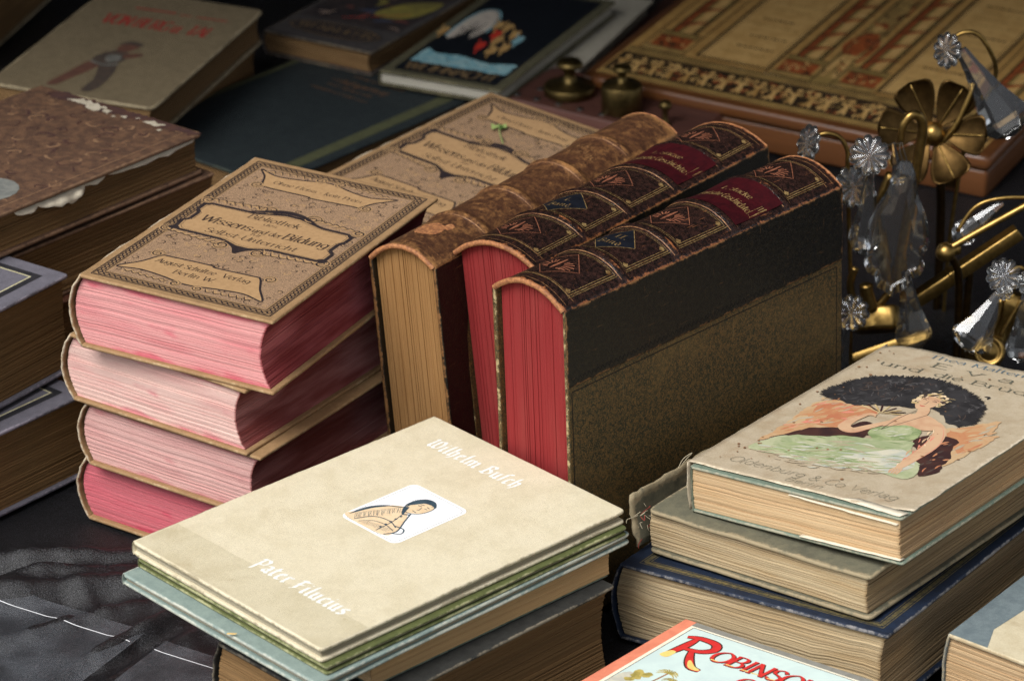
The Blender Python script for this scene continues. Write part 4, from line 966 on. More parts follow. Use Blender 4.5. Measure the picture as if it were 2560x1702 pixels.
tube('thread', [(-.9, 4.5, 3.4), (-1.0, 5.4, 4.1), (-.6, 5.9, 4.5), (-.5, 5.2, 4.4), (-.75, 5.0, 4.0)], .03, MATS['thread'], r, m=5)
# jacketed novel
TE = 3.15
r, pos = book('jacketed_novel', 'novel in tattered paper jacket picturing a woman in green gown, top of right-hand stack', lie(11.02, -43.35, 12, -38.4, TE, -1.2, -5.4), 15.8, 23.7, TE, MATS['sage_cloth'], MATS['eva_edges'], bt=.2, sq=.18, bulge=.1, concave=.1, hinge=.3, seed=63, wave=.12, rag=.1, lay=.1, wob=.06, spth=.12, rc=.25)
def jacket_sheet(name, z, ylo, yhi, seed, mat, x0=-.18, x1=15.95, fold=True, tear=.16):
    V = []; F = []; A = []; nx, ny = 40, 60
    for j in range(ny+1):
        for i in range(nx+1):
            x = x0+(x1-x0)*i/nx
            fx = i/nx
            lo = ylo+tear*(nz(x*.55+seed, 1)+.5*nz(x*2+seed, 3))+.10*abs(nz(x*5, seed))+(.0 if fx < .75 else 3.6*(fx-.75)**1.2)
            hi = yhi+tear*(nz(x*.5+seed, 7)+.5*nz(x*2, seed+5))-.7*max(0, 1-x/1.6)**2
            y = lo+(hi-lo)*j/ny
            xx = x+(.10*nz(y*.7+seed, 4)+.05*nz(y*3, seed) if i in (nx, nx-1) else 0)
            zz = z+.02*nz(x*.6, y*.6, seed)+.05*max(0, 1-j/3)*(.5+nz(x*.8, seed))
            V.append((xx, y, zz)); A.append(max(0, 1-min(j, ny-j, (nx-i))*.5))
    for j in range(ny):
        for i in range(nx): F.append((j*(nx+1)+i, j*(nx+1)+i+1, (j+1)*(nx+1)+i+1, (j+1)*(nx+1)+i))
    o = mesh_obj(name, V, F, mat, r, attrs={'edge': A}); md = o.modifiers.new('thickness', 'SOLIDIFY'); md.thickness = .0003; md.offset = 0
    return o
jk = jacket_sheet('paper_jacket', TE+.09, .35, 23.75, 3, MATS['jacket_paper'])
# jacket spine wrap
V = []; F = []
for j in range(41):
    y = .3+23.2*j/40
    for i in range(9):
        s = i/8; V.append((-.22-.10*math.sin(math.pi*s)+.02*nz(y, s*3), y+(.1*nz(s*5, 2) if j == 0 else 0), (TE+.09)*(1-s)+.0*s))
for j in range(40):
    for i in range(8): F.append((j*9+i, j*9+i+1, (j+1)*9+i+1, (j+1)*9+i))
sw = mesh_obj('jacket_spine', V, F, MATS['jacket_paper'], r, attrs={'edge': [.9 if k < 9 else .2 for k in range(len(V))]}); md = sw.modifiers.new('thickness', 'SOLIDIFY'); md.thickness = .0003
for q, nm in (([(10.8, .4, TE+.13), (15.6, .05, TE+.10), (15.9, .65, TE+.16), (12.2, .95, TE+.15)], 'torn_corner'), ([(7.6, -.05, TE-.28), (15.4, .0, TE-.5), (15.5, .3, TE-.45), (7.6, .3, TE-.25)], 'paper_flap'), ([(8.4, -.15, .33), (15.6, -.05, .36), (15.7, .4, .36), (8.4, .4, .34)], 'paper_flap')):
    V = []; F = []
    for i in range(13):
        for k in (0, 1):
            a, b = Vector(q[0]).lerp(Vector(q[1]), i/12), Vector(q[3]).lerp(Vector(q[2]), i/12); pnt = a if k == 0 else b
            V.append((pnt.x, pnt.y+(.08*nz(i*.8, q[0][0]) if k == 0 else 0), pnt.z+.02*nz(i*.6, k)))
    for i in range(12): F.append((2*i, 2*i+2, 2*i+3, 2*i+1))
    o = mesh_obj(nm, V, F, MATS['paper_scrap'], r); md = o.modifiers.new('thickness', 'SOLIDIFY'); md.thickness = .0003
def inside(poly, x, y):
    c = False
    for i in range(len(poly)):
        (x1, y1), (x2, y2) = poly[i-1], poly[i]
        if (y1 > y) != (y2 > y) and x < (x2-x1)*(y-y1)/(y2-y1)+x1: c = not c
    return c
def brush(pr, pts, mats, n, ln, wd, ang, layer, seed=1, spread=.5):
    rr = random.Random(seed); q = smooth(pts, True, 4); xa, xb = min(a for a, _ in q), max(a for a, _ in q); ya, yb = min(b for _, b in q), max(b for _, b in q)
    for k in range(n):
        x, y = rr.uniform(xa, xb), rr.uniform(ya, yb); a = ang+rr.uniform(-spread, spread); l = ln*rr.uniform(.5, 1.3); e = (x+l*math.cos(a), y+l*math.sin(a))
        if inside(q, x, y) and inside(q, *e): pr.stroke(smooth([(x, y), ((x+e[0])/2+.1*l*rr.uniform(-1, 1), (y+e[1])/2+.1*l*rr.uniform(-1, 1)), e], False, 3), wd*rr.uniform(.5, 1.4), mats[k % len(mats)], layer+.1*(k % 8), w2=.02)
p = Print(lambda x, y, h: (x, y, TE+.15+h), .0)
PO = lambda pts, m, l, am=.12, sd=1, clo=True: p.poly(rough(smooth(pts, True, 4), am, sd), m, l)
PO([(1.5, 13.5), (1.3, 12.0), (1.6, 9.5), (1.7, 7.1), (1.7, 5.4), (2.6, 6.8), (3.7, 8.5), (5.1, 9.6), (5.2, 11.4), (5.9, 12.8), (4.5, 13.6), (2.7, 13.9)], 'eva_orange2', 1, .3)
PO([(2.0, 12.5), (2.4, 10), (3.4, 9.2), (5.1, 9.8), (5.2, 11.4), (5.9, 12.8), (4.5, 13.3)], 'eva_orange', 2, .35, 4)
PO([(10.8, 12.7), (11.9, 13.6), (13.3, 15.6), (13.8, 14.3), (13.8, 12.9), (14.4, 13.4), (14.5, 11.0), (14.2, 9.0), (13.9, 7.7), (12.9, 10.1), (11.4, 11.4)], 'eva_orange2', 1, .3, 6)
PO([(11.2, 12.4), (12.4, 12.9), (13.4, 13.5), (13.4, 11.6), (13.9, 9.6), (12.8, 10.8)], 'eva_orange', 2, .35, 9)
PO([(1.2, 13.8), (1.1, 15.0), (1.6, 16.4), (2.1, 17.4), (3.0, 18.2), (4.3, 18.8), (5.6, 19.3), (7.3, 19.2), (9.0, 18.5), (10.4, 17.6), (11.1, 16.8), (11.6, 15.4), (11.8, 14.4), (11.3, 13.6), (10.5, 13.7), (9.4, 14.7), (8.2, 15.2), (7.0, 14.6), (6.3, 14.4), (4.8, 13.8), (3.8, 13.2), (2.4, 13.4)], 'fan_black', 3, .28, 2)
for k in range(60):                                       # feather strokes in the fan
    rr = random.Random(k); a = rr.uniform(.15, 3.0); L0 = rr.uniform(2.2, 5.2); cx, cyy = 6.2+(2.0 if a < 1.1 else 0), 13.6
    x, y = cx+L0*math.cos(a)*1.05, cyy+L0*math.sin(a)*1.02
    if 1.3 < x < 11.5 and y > 13.9: p.stroke(smooth([(x, y), (x+.35*math.cos(a+.6), y+.35*math.sin(a+.6)), (x+.5*math.cos(a+1.4), y+.5*math.sin(a+1.4))]), rr.uniform(.08, .2), 'fan_grey' if k % 2 else 'fan_black', 4, w2=.02)
fo = smooth([(2.4, 13.4), (1.2, 13.8), (1.1, 15.0), (1.6, 16.4), (2.1, 17.4), (3.0, 18.2), (4.3, 18.8), (5.6, 19.3), (7.3, 19.2), (9.0, 18.5), (10.4, 17.6), (11.1, 16.8), (11.6, 15.4), (11.8, 14.4), (11.3, 13.6)], False, 12)
for k, (x, y) in enumerate(fo):                            # frizzy fringe of the fan
    a = math.atan2(y-14.6, x-6.4); rr = random.Random(k)
    for j in range(3): b_ = a+rr.uniform(-.9, .9); p.stroke(smooth([(x-.3*math.cos(a), y-.3*math.sin(a)), (x, y), (x+rr.uniform(.15, .6)*math.cos(b_), y+rr.uniform(.15, .6)*math.sin(b_))]), rr.uniform(.05, .16), 'fan_black', 3, w2=.015)
for k in range(9):
    a = R_(28+k*16); p.stroke([(6.0, 12.9), (6.0+1.9*math.cos(a), 12.9+1.25*math.sin(a))], .12, 'eva_brown' if k % 2 else 'eva_blond', 5)
PO([(2.0, 5.3), (2.6, 6.8), (3.2, 8.3), (4.3, 9.2), (5.5, 9.6), (6.8, 9.6), (7.2, 9.0), (6.6, 8.5), (4.3, 7.5), (2.7, 6.4)], 'eva_brown', 3, .15)
PO([(10.4, 9.8), (10.6, 11.3), (11.7, 11.8), (12.8, 11.3), (13.2, 9.8), (13.8, 8.7), (13.9, 7.5), (14.2, 6.8), (13.6, 5.7), (12.4, 6.3), (11.8, 8.4)], 'eva_brown', 3, .22, 3)
PO([(5.8, 11.2), (6.9, 11.0), (7.4, 9.6), (6.5, 9.3), (5.6, 9.8)], 'eva_brown', 3, .1)
PO([(1.8, 4.0), (2.6, 6.6), (4.2, 7.6), (5.9, 8.4), (7.6, 9.1), (9.0, 9.6), (10.3, 10.0), (10.7, 9.2), (11.6, 8.0), (12.5, 7.2), (13.2, 5.6), (13.0, 4.9), (12.0, 4.7), (10.1, 4.9), (8.4, 4.3), (6.5, 3.8), (5.2, 3.9), (3.6, 4.0)], 'eva_green', 4, .2)
PO([(7.4, 5.0), (9, 7.4), (10.3, 8.6), (11.6, 7.8), (12.4, 6.6), (11.8, 5.2), (9.8, 4.9)], 'eva_pale', 5, .25, 5)
for k in range(34):                                       # drapery
    rr = random.Random(100+k); y = rr.uniform(4.2, 8.2); x = rr.uniform(2.2, 9.5)
    if y < 3.6+.55*x: p.stroke(smooth([(x, y), (x+.9, y+.18+.25*rr.random()), (x+1.9, y+.3+.4*rr.random())]), rr.uniform(.06, .16), 'eva_green2' if k % 3 else 'eva_pale', 6, w2=.02)
PO([(7.1, 9.7), (7.0, 10.6), (7.8, 11.5), (8.6, 12.0), (9.8, 11.8), (10.2, 10.3), (9.2, 9.6), (8.1, 9.1)], 'eva_green2', 7, .06)
PO([(7.4, 10.0), (7.9, 11.2), (9.0, 11.6), (9.6, 10.9), (8.6, 10.1)], 'eva_green', 8, .1)
PO([(7.3, 11.2), (7.2, 12.4), (7.4, 13.3), (8.1, 13.9), (8.9, 14.0), (9.8, 13.6), (10.5, 13.0), (10.5, 12.2), (9.8, 11.8), (8.6, 12.0)], 'eva_skin', 8, .03)
p.stroke(smooth([(8.0, 15.0), (8.3, 14.4), (8.5, 13.5)]), .8, 'eva_skin', 8.2, w2=.7)
p.stroke(smooth([(10.0, 13.3), (10.9, 12.3), (11.5, 10.6), (11.7, 9.2), (11.7, 7.4), (11.75, 5.9)], False, 8), 1.0, 'eva_skin', 8.4, w2=.42)
p.stroke(smooth([(7.5, 12.3), (6.6, 10.6), (6.0, 9.6), (5.2, 9.9), (5.1, 11.0), (5.4, 12.2)], False, 8), .85, 'eva_skin', 8.4, w2=.34)
for k in range(4): p.stroke(smooth([(11.55+.16*k, 6.0), (11.5+.2*k, 5.5), (11.62+.17*k, 5.1)]), .16, 'eva_skin', 8.6, w2=.08); p.stroke(smooth([(5.15+.05*k, 12.1), (5.5+.1*k, 12.5-.05*k), (5.95+.05*k, 12.55-.12*k)]), .14, 'eva_skin', 8.6, w2=.08)
PO([(6.95, 15.7), (7.0, 16.4), (7.5, 16.9), (8.15, 16.85), (8.5, 16.2), (8.4, 15.3), (8.0, 14.65), (7.5, 14.75)], 'eva_skin', 9, .02)
PO([(8.05, 14.75), (8.35, 15.3), (8.45, 16.0), (8.1, 15.5)], 'eva_blush', 9.4, .02)
rr = random.Random(31)
for k in range(46):                                        # waved bob
    a = R_(-35+k*5.3); R0 = rr.uniform(.95, 1.25); x, y = 7.75+R0*.86*math.cos(a), 16.05+R0*1.08*math.sin(a)
    p.stroke(smooth([(x, y), (x+.25*math.cos(a+1.6), y+.25*math.sin(a+1.6)), (x+.36*math.cos(a+2.4), y+.36*math.sin(a+2.4))]), rr.uniform(.18, .34), ('eva_blond', 'eva_blond', 'skin_print', 'eva_line')[k % 4 if k % 8 else 3], 9.6+.05*(k % 8), w2=.06)
for q, w_ in (([(7.15, 16.2), (7.3, 16.26), (7.45, 16.2)], .09), ([(7.9, 16.15), (8.08, 16.22), (8.24, 16.14)], .09), ([(7.1, 16.42), (7.3, 16.5), (7.48, 16.4)], .045), ([(7.88, 16.4), (8.08, 16.46), (8.26, 16.34)], .045), ([(7.68, 16.1), (7.74, 15.6), (7.62, 15.54)], .04)): p.stroke(smooth(q), w_, 'eva_line', 11, w2=.03)
p.stroke(smooth([(7.5, 15.25), (7.7, 15.2), (7.92, 15.25)]), .13, 'eva_lips', 11, w2=.04)
for q in ([(7.8, 14.4), (7.5, 12.6), (7.5, 10.6)], [(8.8, 14.0), (8.2, 12.4), (7.5, 10.6)]): p.stroke(smooth(q), .05, 'eva_line', 11)
for q in ([(10.4, 13.1), (11.2, 12.2), (11.95, 10.6), (12.15, 9.2), (12.1, 7.6), (12.0, 6.2)], [(10.7, 11.8), (11.1, 10.3), (11.25, 9.0), (11.35, 7.2)], [(4.75, 10.0), (4.75, 11.0), (5.2, 12.1)], [(6.9, 10.4), (6.2, 9.3), (5.3, 9.4)]): p.stroke(smooth(q), .045, 'eva_blush', 11, w2=.01)
brush(p, [(1.5, 13.5), (1.3, 12.0), (1.6, 9.5), (1.7, 7.1), (2.6, 6.8), (3.7, 8.5), (5.1, 9.6), (5.2, 11.4), (5.9, 12.8), (4.5, 13.6), (2.7, 13.9)], ('eva_orange', 'eva_orange2', 'eva_blush', 'jacket_paper', 'eva_orange2'), 150, 1.1, .22, 1.0, 2.4, 3)
brush(p, [(10.8, 12.7), (11.9, 13.6), (13.3, 15.6), (13.8, 14.3), (14.4, 13.4), (14.5, 11.0), (14.2, 9.0), (13.9, 7.7), (12.9, 10.1), (11.4, 11.4)], ('eva_orange', 'eva_orange2', 'jacket_paper', 'eva_orange'), 110, 1.1, .22, 1.1, 2.4, 4)
brush(p, [(1.4, 14), (1.6, 16.2), (3.0, 18), (5.6, 19.1), (7.3, 19.1), (9.0, 18.3), (11, 16.7), (11.6, 14.4), (10.5, 13.9), (9.6, 14.9), (9.5, 16.6), (8.6, 18.1), (6.4, 17.9), (5.6, 16.4), (6.0, 14.9), (3.8, 13.4)], ('fan_grey', 'fan_black', 'fan_black', 'eva_line'), 420, .7, .1, 1.2, 4.2, 5, 1.3)
brush(p, [(10.4, 9.8), (10.6, 11.3), (11.7, 11.8), (12.8, 11.3), (13.2, 9.8), (13.8, 8.7), (14.2, 6.8), (13.6, 5.7), (12.4, 6.3), (11.8, 8.4)], ('eva_brown', 'eva_orange', 'eva_line', 'eva_brown'), 90, .7, .16, 1.3, 3.4, 6)
brush(p, [(1.8, 4.0), (2.6, 6.6), (4.2, 7.6), (5.9, 8.4), (7.6, 9.1), (9.0, 9.6), (10.3, 10.0), (10.7, 9.2), (11.6, 8.0), (12.5, 7.2), (13.0, 4.9), (10.1, 4.9), (8.4, 4.3), (6.5, 3.8), (3.6, 4.0)], ('eva_green2', 'eva_pale', 'eva_green', 'jacket_paper', 'eva_green2'), 240, 1.5, .16, .35, 6.2, 7, .3)
brush(p, [(1.9, 3.9), (3.6, 4.6), (5.2, 4.7), (6.5, 4.6), (8.4, 5.2), (10.1, 5.6), (12.4, 5.4), (13.2, 4.9), (12.8, 4.4), (10.1, 4.2), (8.4, 3.8), (6.5, 3.2), (3.6, 3.4)], ('jacket_paper', 'jacket_paper', 'eva_pale', 'jacket_paper'), 160, 1.0, .2, .25, 6.6, 17, .4)
brush(p, [(7.1, 9.7), (7.0, 10.6), (7.8, 11.5), (8.6, 12.0), (9.8, 11.8), (10.2, 10.3), (9.2, 9.6)], ('eva_green', 'eva_pale', 'eva_green2'), 50, .7, .12, .6, 8.2, 8)
brush(p, [(10.1, 13.6), (10.9, 12.7), (11.7, 10.7), (12.2, 7.9), (11.9, 6.3), (11.0, 6.2), (11.0, 8.4), (10.5, 10.4), (9.9, 11.8)], ('eva_skin', 'eva_blush', 'skin_print'), 60, .8, .1, -1.2, 8.4, 9, .3)
brush(p, [(6.2, 15.6), (5.9, 16.9), (6.6, 17.7), (7.5, 18.2), (8.6, 18.0), (9.2, 17.1), (9.5, 15.9), (9.0, 15.2), (8.7, 16.3), (8.2, 17.1), (7.4, 17.3), (6.8, 16.7)], ('eva_blond', 'eva_line', 'skin_print', 'eva_blond'), 60, .4, .08, .6, 10.4, 10, 1)
p.text('Thea Malten', 3.5, 22.6, .4, 'eva_blue', 3, w=7.4, weight=.9)
p.text('Eva', 4.5, 21.3, .56, 'eva_text', 3, w=7.6, weight=1.1, spread=4.0)
p.text('und', 1.3, 20.0, .48, 'eva_text', 5, w=3.3, weight=1.0); p.text('die', 5.5, 20.0, .48, 'eva_text', 5, w=2.2, weight=1.0); p.text('Brüder', 8.3, 20.0, .48, 'eva_text', 5, w=6.2, weight=1.0)
p.text('Oldenburg & Co Verlag', 1.8, 1.75, .55, 'eva_text', 3, w=12.4, weight=.75, style='mono', slant=.25)
p.text('Berlin', 6.6, .95, .36, 'eva_text', 3, w=2.8, weight=.9, style='mono', slant=.25)
rnd = random.Random(77)
for k in range(46):
    x, y = rnd.choice((rnd.uniform(.1, 2.2), rnd.uniform(.1, 15.4))), rnd.uniform(1.0, 23); s_ = rnd.uniform(.04, .13)
    p.poly([(x+s_*math.cos(i*1.05)*rnd.uniform(.5, 1.3), y+s_*math.sin(i*1.05)*rnd.uniform(.5, 1.3)) for i in range(6)], 'foxing', 12)
p.build('cover_picture', jk)

# ================================================================== booklet and book at the front edge
r, _ = book('worn_book', 'plain charcoal book lying flat beneath the bright booklet at the bottom edge', lie(12.2, -53.6, 3.35, -40, 3.3, 0, 0, (1, 24)), 17, 25, 3.3, MATS['charcoal_cloth'], MATS['dark_edges'], seed=71, wave=.1)
WR, LR = 20, 26
r = thing('picture_booklet', 'bright paperback booklet with red title and salmon spine strip at the bottom edge', 'booklet', lie(10.82, -49.01, 4.2, -39.2, .6, -2.6, -3.5, (0, LR)))
board('front_cover', 0, WR, 0, LR, .5, .6, MATS['card_cover'], r, rc=.05, rb=.02, wob=.02, seed=72)
board('back_cover', 0, WR, 0, LR, 0, .08, MATS['card_cover'], r, rc=.05, rb=.02, seed=73)
pages('page_block', .1, WR-.1, .1, LR-.1, .09, .49, MATS['white_edges'], r, bulge=0, concave=0, seed=74, lay=.05)
p = Print(lambda x, y, h: (x, y, .6+h))
p.rect(.02, .05, .85, LR-.03, 'salmon', 1); p.rect(.86, LR-.55, WR-.05, LR-.04, 'rob_grey', 1)
p.rect(.86, .05, WR-.05, LR-.56, 'rob_cream', 2); p.rect(1.15, .3, WR-.3, LR-.75, 'rob_sky', 3)
p.stroke([(1.15, .3), (1.15, LR-.75)], .05, 'rob_dark', 4); p.stroke([(1.15, LR-.75), (WR-.3, LR-.75)], .05, 'rob_dark', 4)
def fancy(txt, x, y, hgt, w_, l0=5):
    p.text(txt, x+.05, y-.05, hgt, 'rob_dark', l0, w=w_, weight=1.55, slant=.1)
    p.text(txt, x, y, hgt, 'rob_red', l0+2, w=w_, weight=1.0, slant=.1)
    p.text(txt, x-.03, y+.02, hgt, 'rob_red', l0+3, w=w_, weight=.9, style='plain', slant=.1)
# big swash R
for q in ([(2.3, 24.1), (2.2, 22.8), (1.9, 21.2)], [(1.6, 24.0), (2.4, 24.3), (3.6, 24.2), (4.0, 23.5), (3.4, 22.8), (2.3, 22.6)], [(2.9, 22.7), (3.5, 21.6), (4.2, 20.8), (4.9, 20.7)]):
    p.stroke(smooth(q), .72, 'rob_dark', 5, w2=.4); p.stroke(smooth(q), .52, 'rob_red', 8, w2=.26)
p.poly(smooth([(1.62, 21.1), (2.2, 21.05), (2.28, 21.9), (1.85, 21.9)], True), 'rob_yellow', 9); p.stroke(smooth([(3.6, 21.5), (4.2, 20.85), (4.85, 20.72)]), .42, 'rob_yellow', 9, w2=.12)
fancy('OBINSON', 4.3, 22.3, 1.0, 7.6); fancy('CRUSOE', 7.4, 20.2, 1.0, 6.4)
for k, x in enumerate((4.75, 5.9, 7.0, 7.75, 8.95, 9.95, 11.15)): p.stroke([(x-.25, 22.38), (x+.3, 22.42)], .22, 'rob_yellow', 10, w2=.1)
for cx, cyy, s_ in ((3.6, 19.3, .62), (4.3, 18.6, .45)):
    p.stroke(smooth([(cx, cyy), (cx-.2, cyy-1.6), (cx-.7, cyy-3.2)]), .12, 'rob_brown', 5)
    for k in range(11):
        a = R_(-30+k*24); p.stroke(smooth([(cx, cyy), (cx+s_*.7*math.cos(a), cyy+s_*.55*math.sin(a)+.12), (cx+s_*1.25*math.cos(a), cyy+s_*.8*math.sin(a)-.1)]), .16*s_, 'rob_palm', 6, w2=.02)
p.poly(rough(smooth([(1.2, 14), (1.25, 17.5), (1.7, 18.2), (2.2, 17.9), (2.7, 16.6), (3.2, 14)], True), .12), 'rob_rock', 5)
for k in range(14):
    rr = random.Random(k); cx, cyy = 2.3+rr.uniform(-.4, .5), 18.0+rr.uniform(-.8, .6); p.poly(rough(smooth([(cx+.28*math.cos(i*1.26), cyy+.24*math.sin(i*1.26)) for i in range(5)], True), .1, k), 'rob_palm', 6+k % 3)
p.build('cover_print', r)
r, _ = book('worn_book', 'worn book with grey blue spine and buff cover cropped at the bottom right corner', lie(26.5, -52.05, 5.0, -38.2, 4.9, .5, .5), 17, 24, 4.9, MATS['buff_paper'], MATS['eva_edges'], MATS['grey_blue_cloth'], bt=.28, sq=.25, bulge=.3, concave=.2, hinge=.5, seed=75, wob=.07, rag=.1, lay=.1, crum=.06)
p = Print(lambda x, y, h: (x, y, 4.9+h)); p.poly([(.28, .1), (3.0, .12), (2.2, 2.2), (2.7, 8), (2.4, 23.8), (.28, 23.8)], 'grey_blue_cloth', 1)
for k in range(16):
    a = k*.39; p.stroke(smooth([(6.5+1.2*math.cos(a), 3.4+.8*math.sin(a)), (7.2+1.7*math.cos(a+.4), 3.6+1.2*math.sin(a+.4)), (7.6+2.2*math.cos(a+.6), 3.4+1.6*math.sin(a+.6))]), .14, 'blue_print', 2, w2=.04)
p.poly(rough(smooth([(4.8, 2.6), (6.5, 1.9), (9.5, 2.2), (11, 3), (9.5, 4.6), (6.5, 4.8), (5, 4)], True), .2), 'blue_print', 1)
p.build('cover_print', r)
# ================================================================== left edge: two lavender volumes, ornate brown pile
GL = 'lavender volumes'
for i, (X, Y, zt, T, yaw, lab) in enumerate(((-30.62, -18.7, 14.0, 7.3, -34.3, 'lavender grey book with black and gold border and thick brown page edges, upper of two'), (-29.3, -21.6, 6.4, 6.3, -40, 'lavender grey book with black and gold border, lower of two beside the pink stack'))):
    r, _ = book('lavender_volume', lab, lie(X, Y, zt, yaw, T, 0, 0, (16, 22)), 16, 22, T, MATS['lavender_cloth'], MATS['old_brown_edges'], bt=.3, sq=.3, bulge=.6, concave=.1, seed=81+i, group=GL, lay=.09, rag=.06)
    p = Print(lambda x, y, h, T=T: (x, y, T+h))
    for d, w_, m in ((1.5, .5, 'lav_black'), (1.85, .11, 'lav_gold')):
        a, b, c, e = d+.6, 16-d, d, 22-d
        for q in (((a, c-w_/2), (a, e+w_/2)), ((b, c-w_/2), (b, e+w_/2)), ((a, c), (b, c)), ((a, e), (b, e))): p.stroke(list(q), w_, m, 1 if m == 'lav_black' else 3)
    for x, y in ((11.6, 15.4), (12.6, 15.0), (10.8, 14.5), (11.8, 13.8)): p.rect(x-.4, y-.25, x+.4, y+.25, 'bronze_ink', 2)
    p.build('cover_border', r)
r, _ = book('ornate_book', 'worn brown book with stamped ornament and torn pale spine edge, upper left', lie(-22.77, -.17, 17, -38.4, 3.2, -1, -1, (17, 24)), 17, 24, 3.2, MATS['ornate_leather'], MATS['old_brown_edges'], bt=.3, sq=.35, bulge=.3, concave=.1, seed=85, wob=.1, rag=.14, rc=.4)
p = Print(lambda x, y, h: (x, y, 3.2+h)); rnd = random.Random(4)
for k in range(150):
    x, y = rnd.uniform(2.2, 15.6), rnd.uniform(1.6, 22); a0 = rnd.uniform(0, 6.28); l = rnd.uniform(.4, 1.5); c_ = rnd.uniform(-1.4, 1.4)
    p.stroke(smooth([(x, y), (x+l*.5*math.cos(a0), y+l*.5*math.sin(a0)), (x+l*.8*math.cos(a0+c_), y+l*.8*math.sin(a0+c_)), (x+l*.7*math.cos(a0+1.7*c_), y+l*.7*math.sin(a0+1.7*c_))]), rnd.uniform(.08, .3), 'orn_light' if k % 2 else 'orn_dark', 1+k % 3, w2=.03)
for q in (((1.6, 1), (16, 1)), ((16, 1), (16, 23)), ((1.9, 23), (16, 23))): p.stroke(list(q), .1, 'orn_light', 3)
p.poly([(12.8+2.3*math.cos(i*.35), 6.3+2.3*math.sin(i*.35)) for i in range(18)], 'medal_grey', 4)
p.poly(rough([(2, 22.6), (16.6, 22.9), (16.9, 23.9), (2, 23.9)], .5, 3), 'orn_dark', 5)
for x, y, sx, sy in ((5.4, 23.3, 1.3, .5), (6.9, 23.0, .9, .6), (8.3, 22.9, .5, .4), (12.9, 23.2, .9, .35), (10.2, 22.8, .4, .2), (9.4, 22.4, .3, .15), (14.2, 22.4, .3, .15), (11.2, 23.2, .35, .12)): p.poly(rough(rough([(x-sx, y-sy*.6), (x+sx*.6, y-sy), (x+sx, y+sy*.5), (x-sx*.4, y+sy)], .3, x, .3), .22, x+4, .12), 'torn_white', 6)
p.build('stamped_ornament', r)
for ya, yb, dp, dz in ((5.2, 7.6, .5, .45), (7.2, 12.2, .9, .75), (12.0, 14.2, .35, .3), (14.5, 23.6, .4, .28)):   # crumpled leaf shreds along the fore edge
    V = []; F = []
    for i in range(21):
        y = ya+(yb-ya)*i/20; f = math.sin(math.pi*min(1, max(0, i/20)))**.5
        for k in range(4): V.append((16.62+dp*f*k/3*(.7+.5*nz(y*1.1, 2))+.05*nz(y*2, k), y, 2.82-dz*f*(k/3)**1.3*(.8+.6*nz(y*.9, 5))-.03*k+.05*nz(y*3, k*2)))
    for i in range(20):
        for k in range(3): F.append((i*4+k, i*4+k+1, i*4+k+5, i*4+k+4))
    o = mesh_obj('torn_leaf', V, F, MATS['paper_scrap'], r); md = o.modifiers.new('thickness', 'SOLIDIFY'); md.thickness = .0006
book('worn_book', 'thick brown book lying under the ornate brown one', lie(-22.0, .1, 13.7, -40.5, 4.6, 0, 0, (17.4, 24)), 17.4, 24, 4.6, MATS['ornate_leather'], MATS['old_brown_edges'], bt=.25, sq=.1, bulge=.4, seed=86, lay=.09, rag=.1)
book('worn_book', 'russet leather book at the bottom of the pile below the ornate brown one', lie(-20.8, -1.6, 9.05, -46, 4.5, 0, 0, (18, 25)), 18, 25, 4.5, MATS['russet_leather'], MATS['old_brown_edges'], seed=87)
book('worn_book', 'russet leather book lying on the cloth below another russet one', lie(-20.8, -1.0, 4.5, -44, 4.45, 0, 0, (18, 25)), 18, 25, 4.45, MATS['russet_leather'], MATS['old_brown_edges'], seed=88)

# ================================================================== back rows
r, _ = book('worn_book', 'drab cloth book with red title and small hiker figure, top left', lie(-22.0, 50.4, 8, -18, 3.0, .2, 2, (15.2, 24)), 15.2, 24.5, 3.0, MATS['drab_cloth'], MATS['dark_edges'], bt=.28, sq=.3, bulge=.4, seed=91, rc=.8, wob=.06, ew=.5)
p = Print(lambda x, y, h: (x, y, 3.0+h))
p.text('VON BERG u. TAL', 3.0, 16.3, 1.55, 'red_ink', 2, w=10.2, weight=.62, style='plain', slant=.05)
p.stroke([(4.6, 20.6), (8.4, 20.7)], .28, 'red_ink', 2); p.stroke([(8.8, 20.5), (10, 20.5)], .16, 'red_ink', 2); p.stroke([(10.4, 20.5), (13.3, 20.6)], .22, 'red_ink', 2)
p.build('lettering', r); p = Print(lambda x, y, h: (x, y, 3.0+h))
for pts, m, l in (([(6.6, 12.6), (7.4, 13.4), (8.4, 13.5), (8.9, 12.3), (8.6, 10.6), (7.6, 9.8), (6.6, 10.2), (6.2, 11.4)], 'hiker_dark', 2), ([(7.2, 14.1), (7.6, 15.2), (8.6, 15.5), (8.9, 14.7), (8.4, 13.6), (7.6, 13.4)], 'hiker_red', 3), ([(7.0, 14.9), (7.6, 15.9), (8.9, 15.7), (9.0, 15.1), (8, 15.2)], 'hiker_dark', 4),
                  ([(6.2, 10.4), (7.4, 10.0), (7.0, 8.2), (6.4, 6.4), (5.8, 4.6), (5.0, 4.6), (5.5, 7.2)], 'hiker_red', 2), ([(7.4, 10.1), (8.8, 10.3), (9.3, 8.0), (9.4, 5.6), (9.0, 4.2), (8.2, 4.4), (8.2, 7.0)], 'hiker_dark', 2), ([(7.2, 12.2), (8.2, 12.6), (8.5, 11.2), (7.5, 10.9)], 'hiker_grey', 4), ([(8.4, 12.9), (9.6, 13.6), (9.9, 13.1), (8.8, 12.1)], 'hiker_red', 4)):
    p.poly(smooth([(x_-.2, y_-2.9) for x_, y_ in pts], True, 4), m, l)
p.stroke(smooth([(6.1, 7.7), (7.4, 7.2), (8.6, 7.7)]), .35, 'hiker_grey', 5)
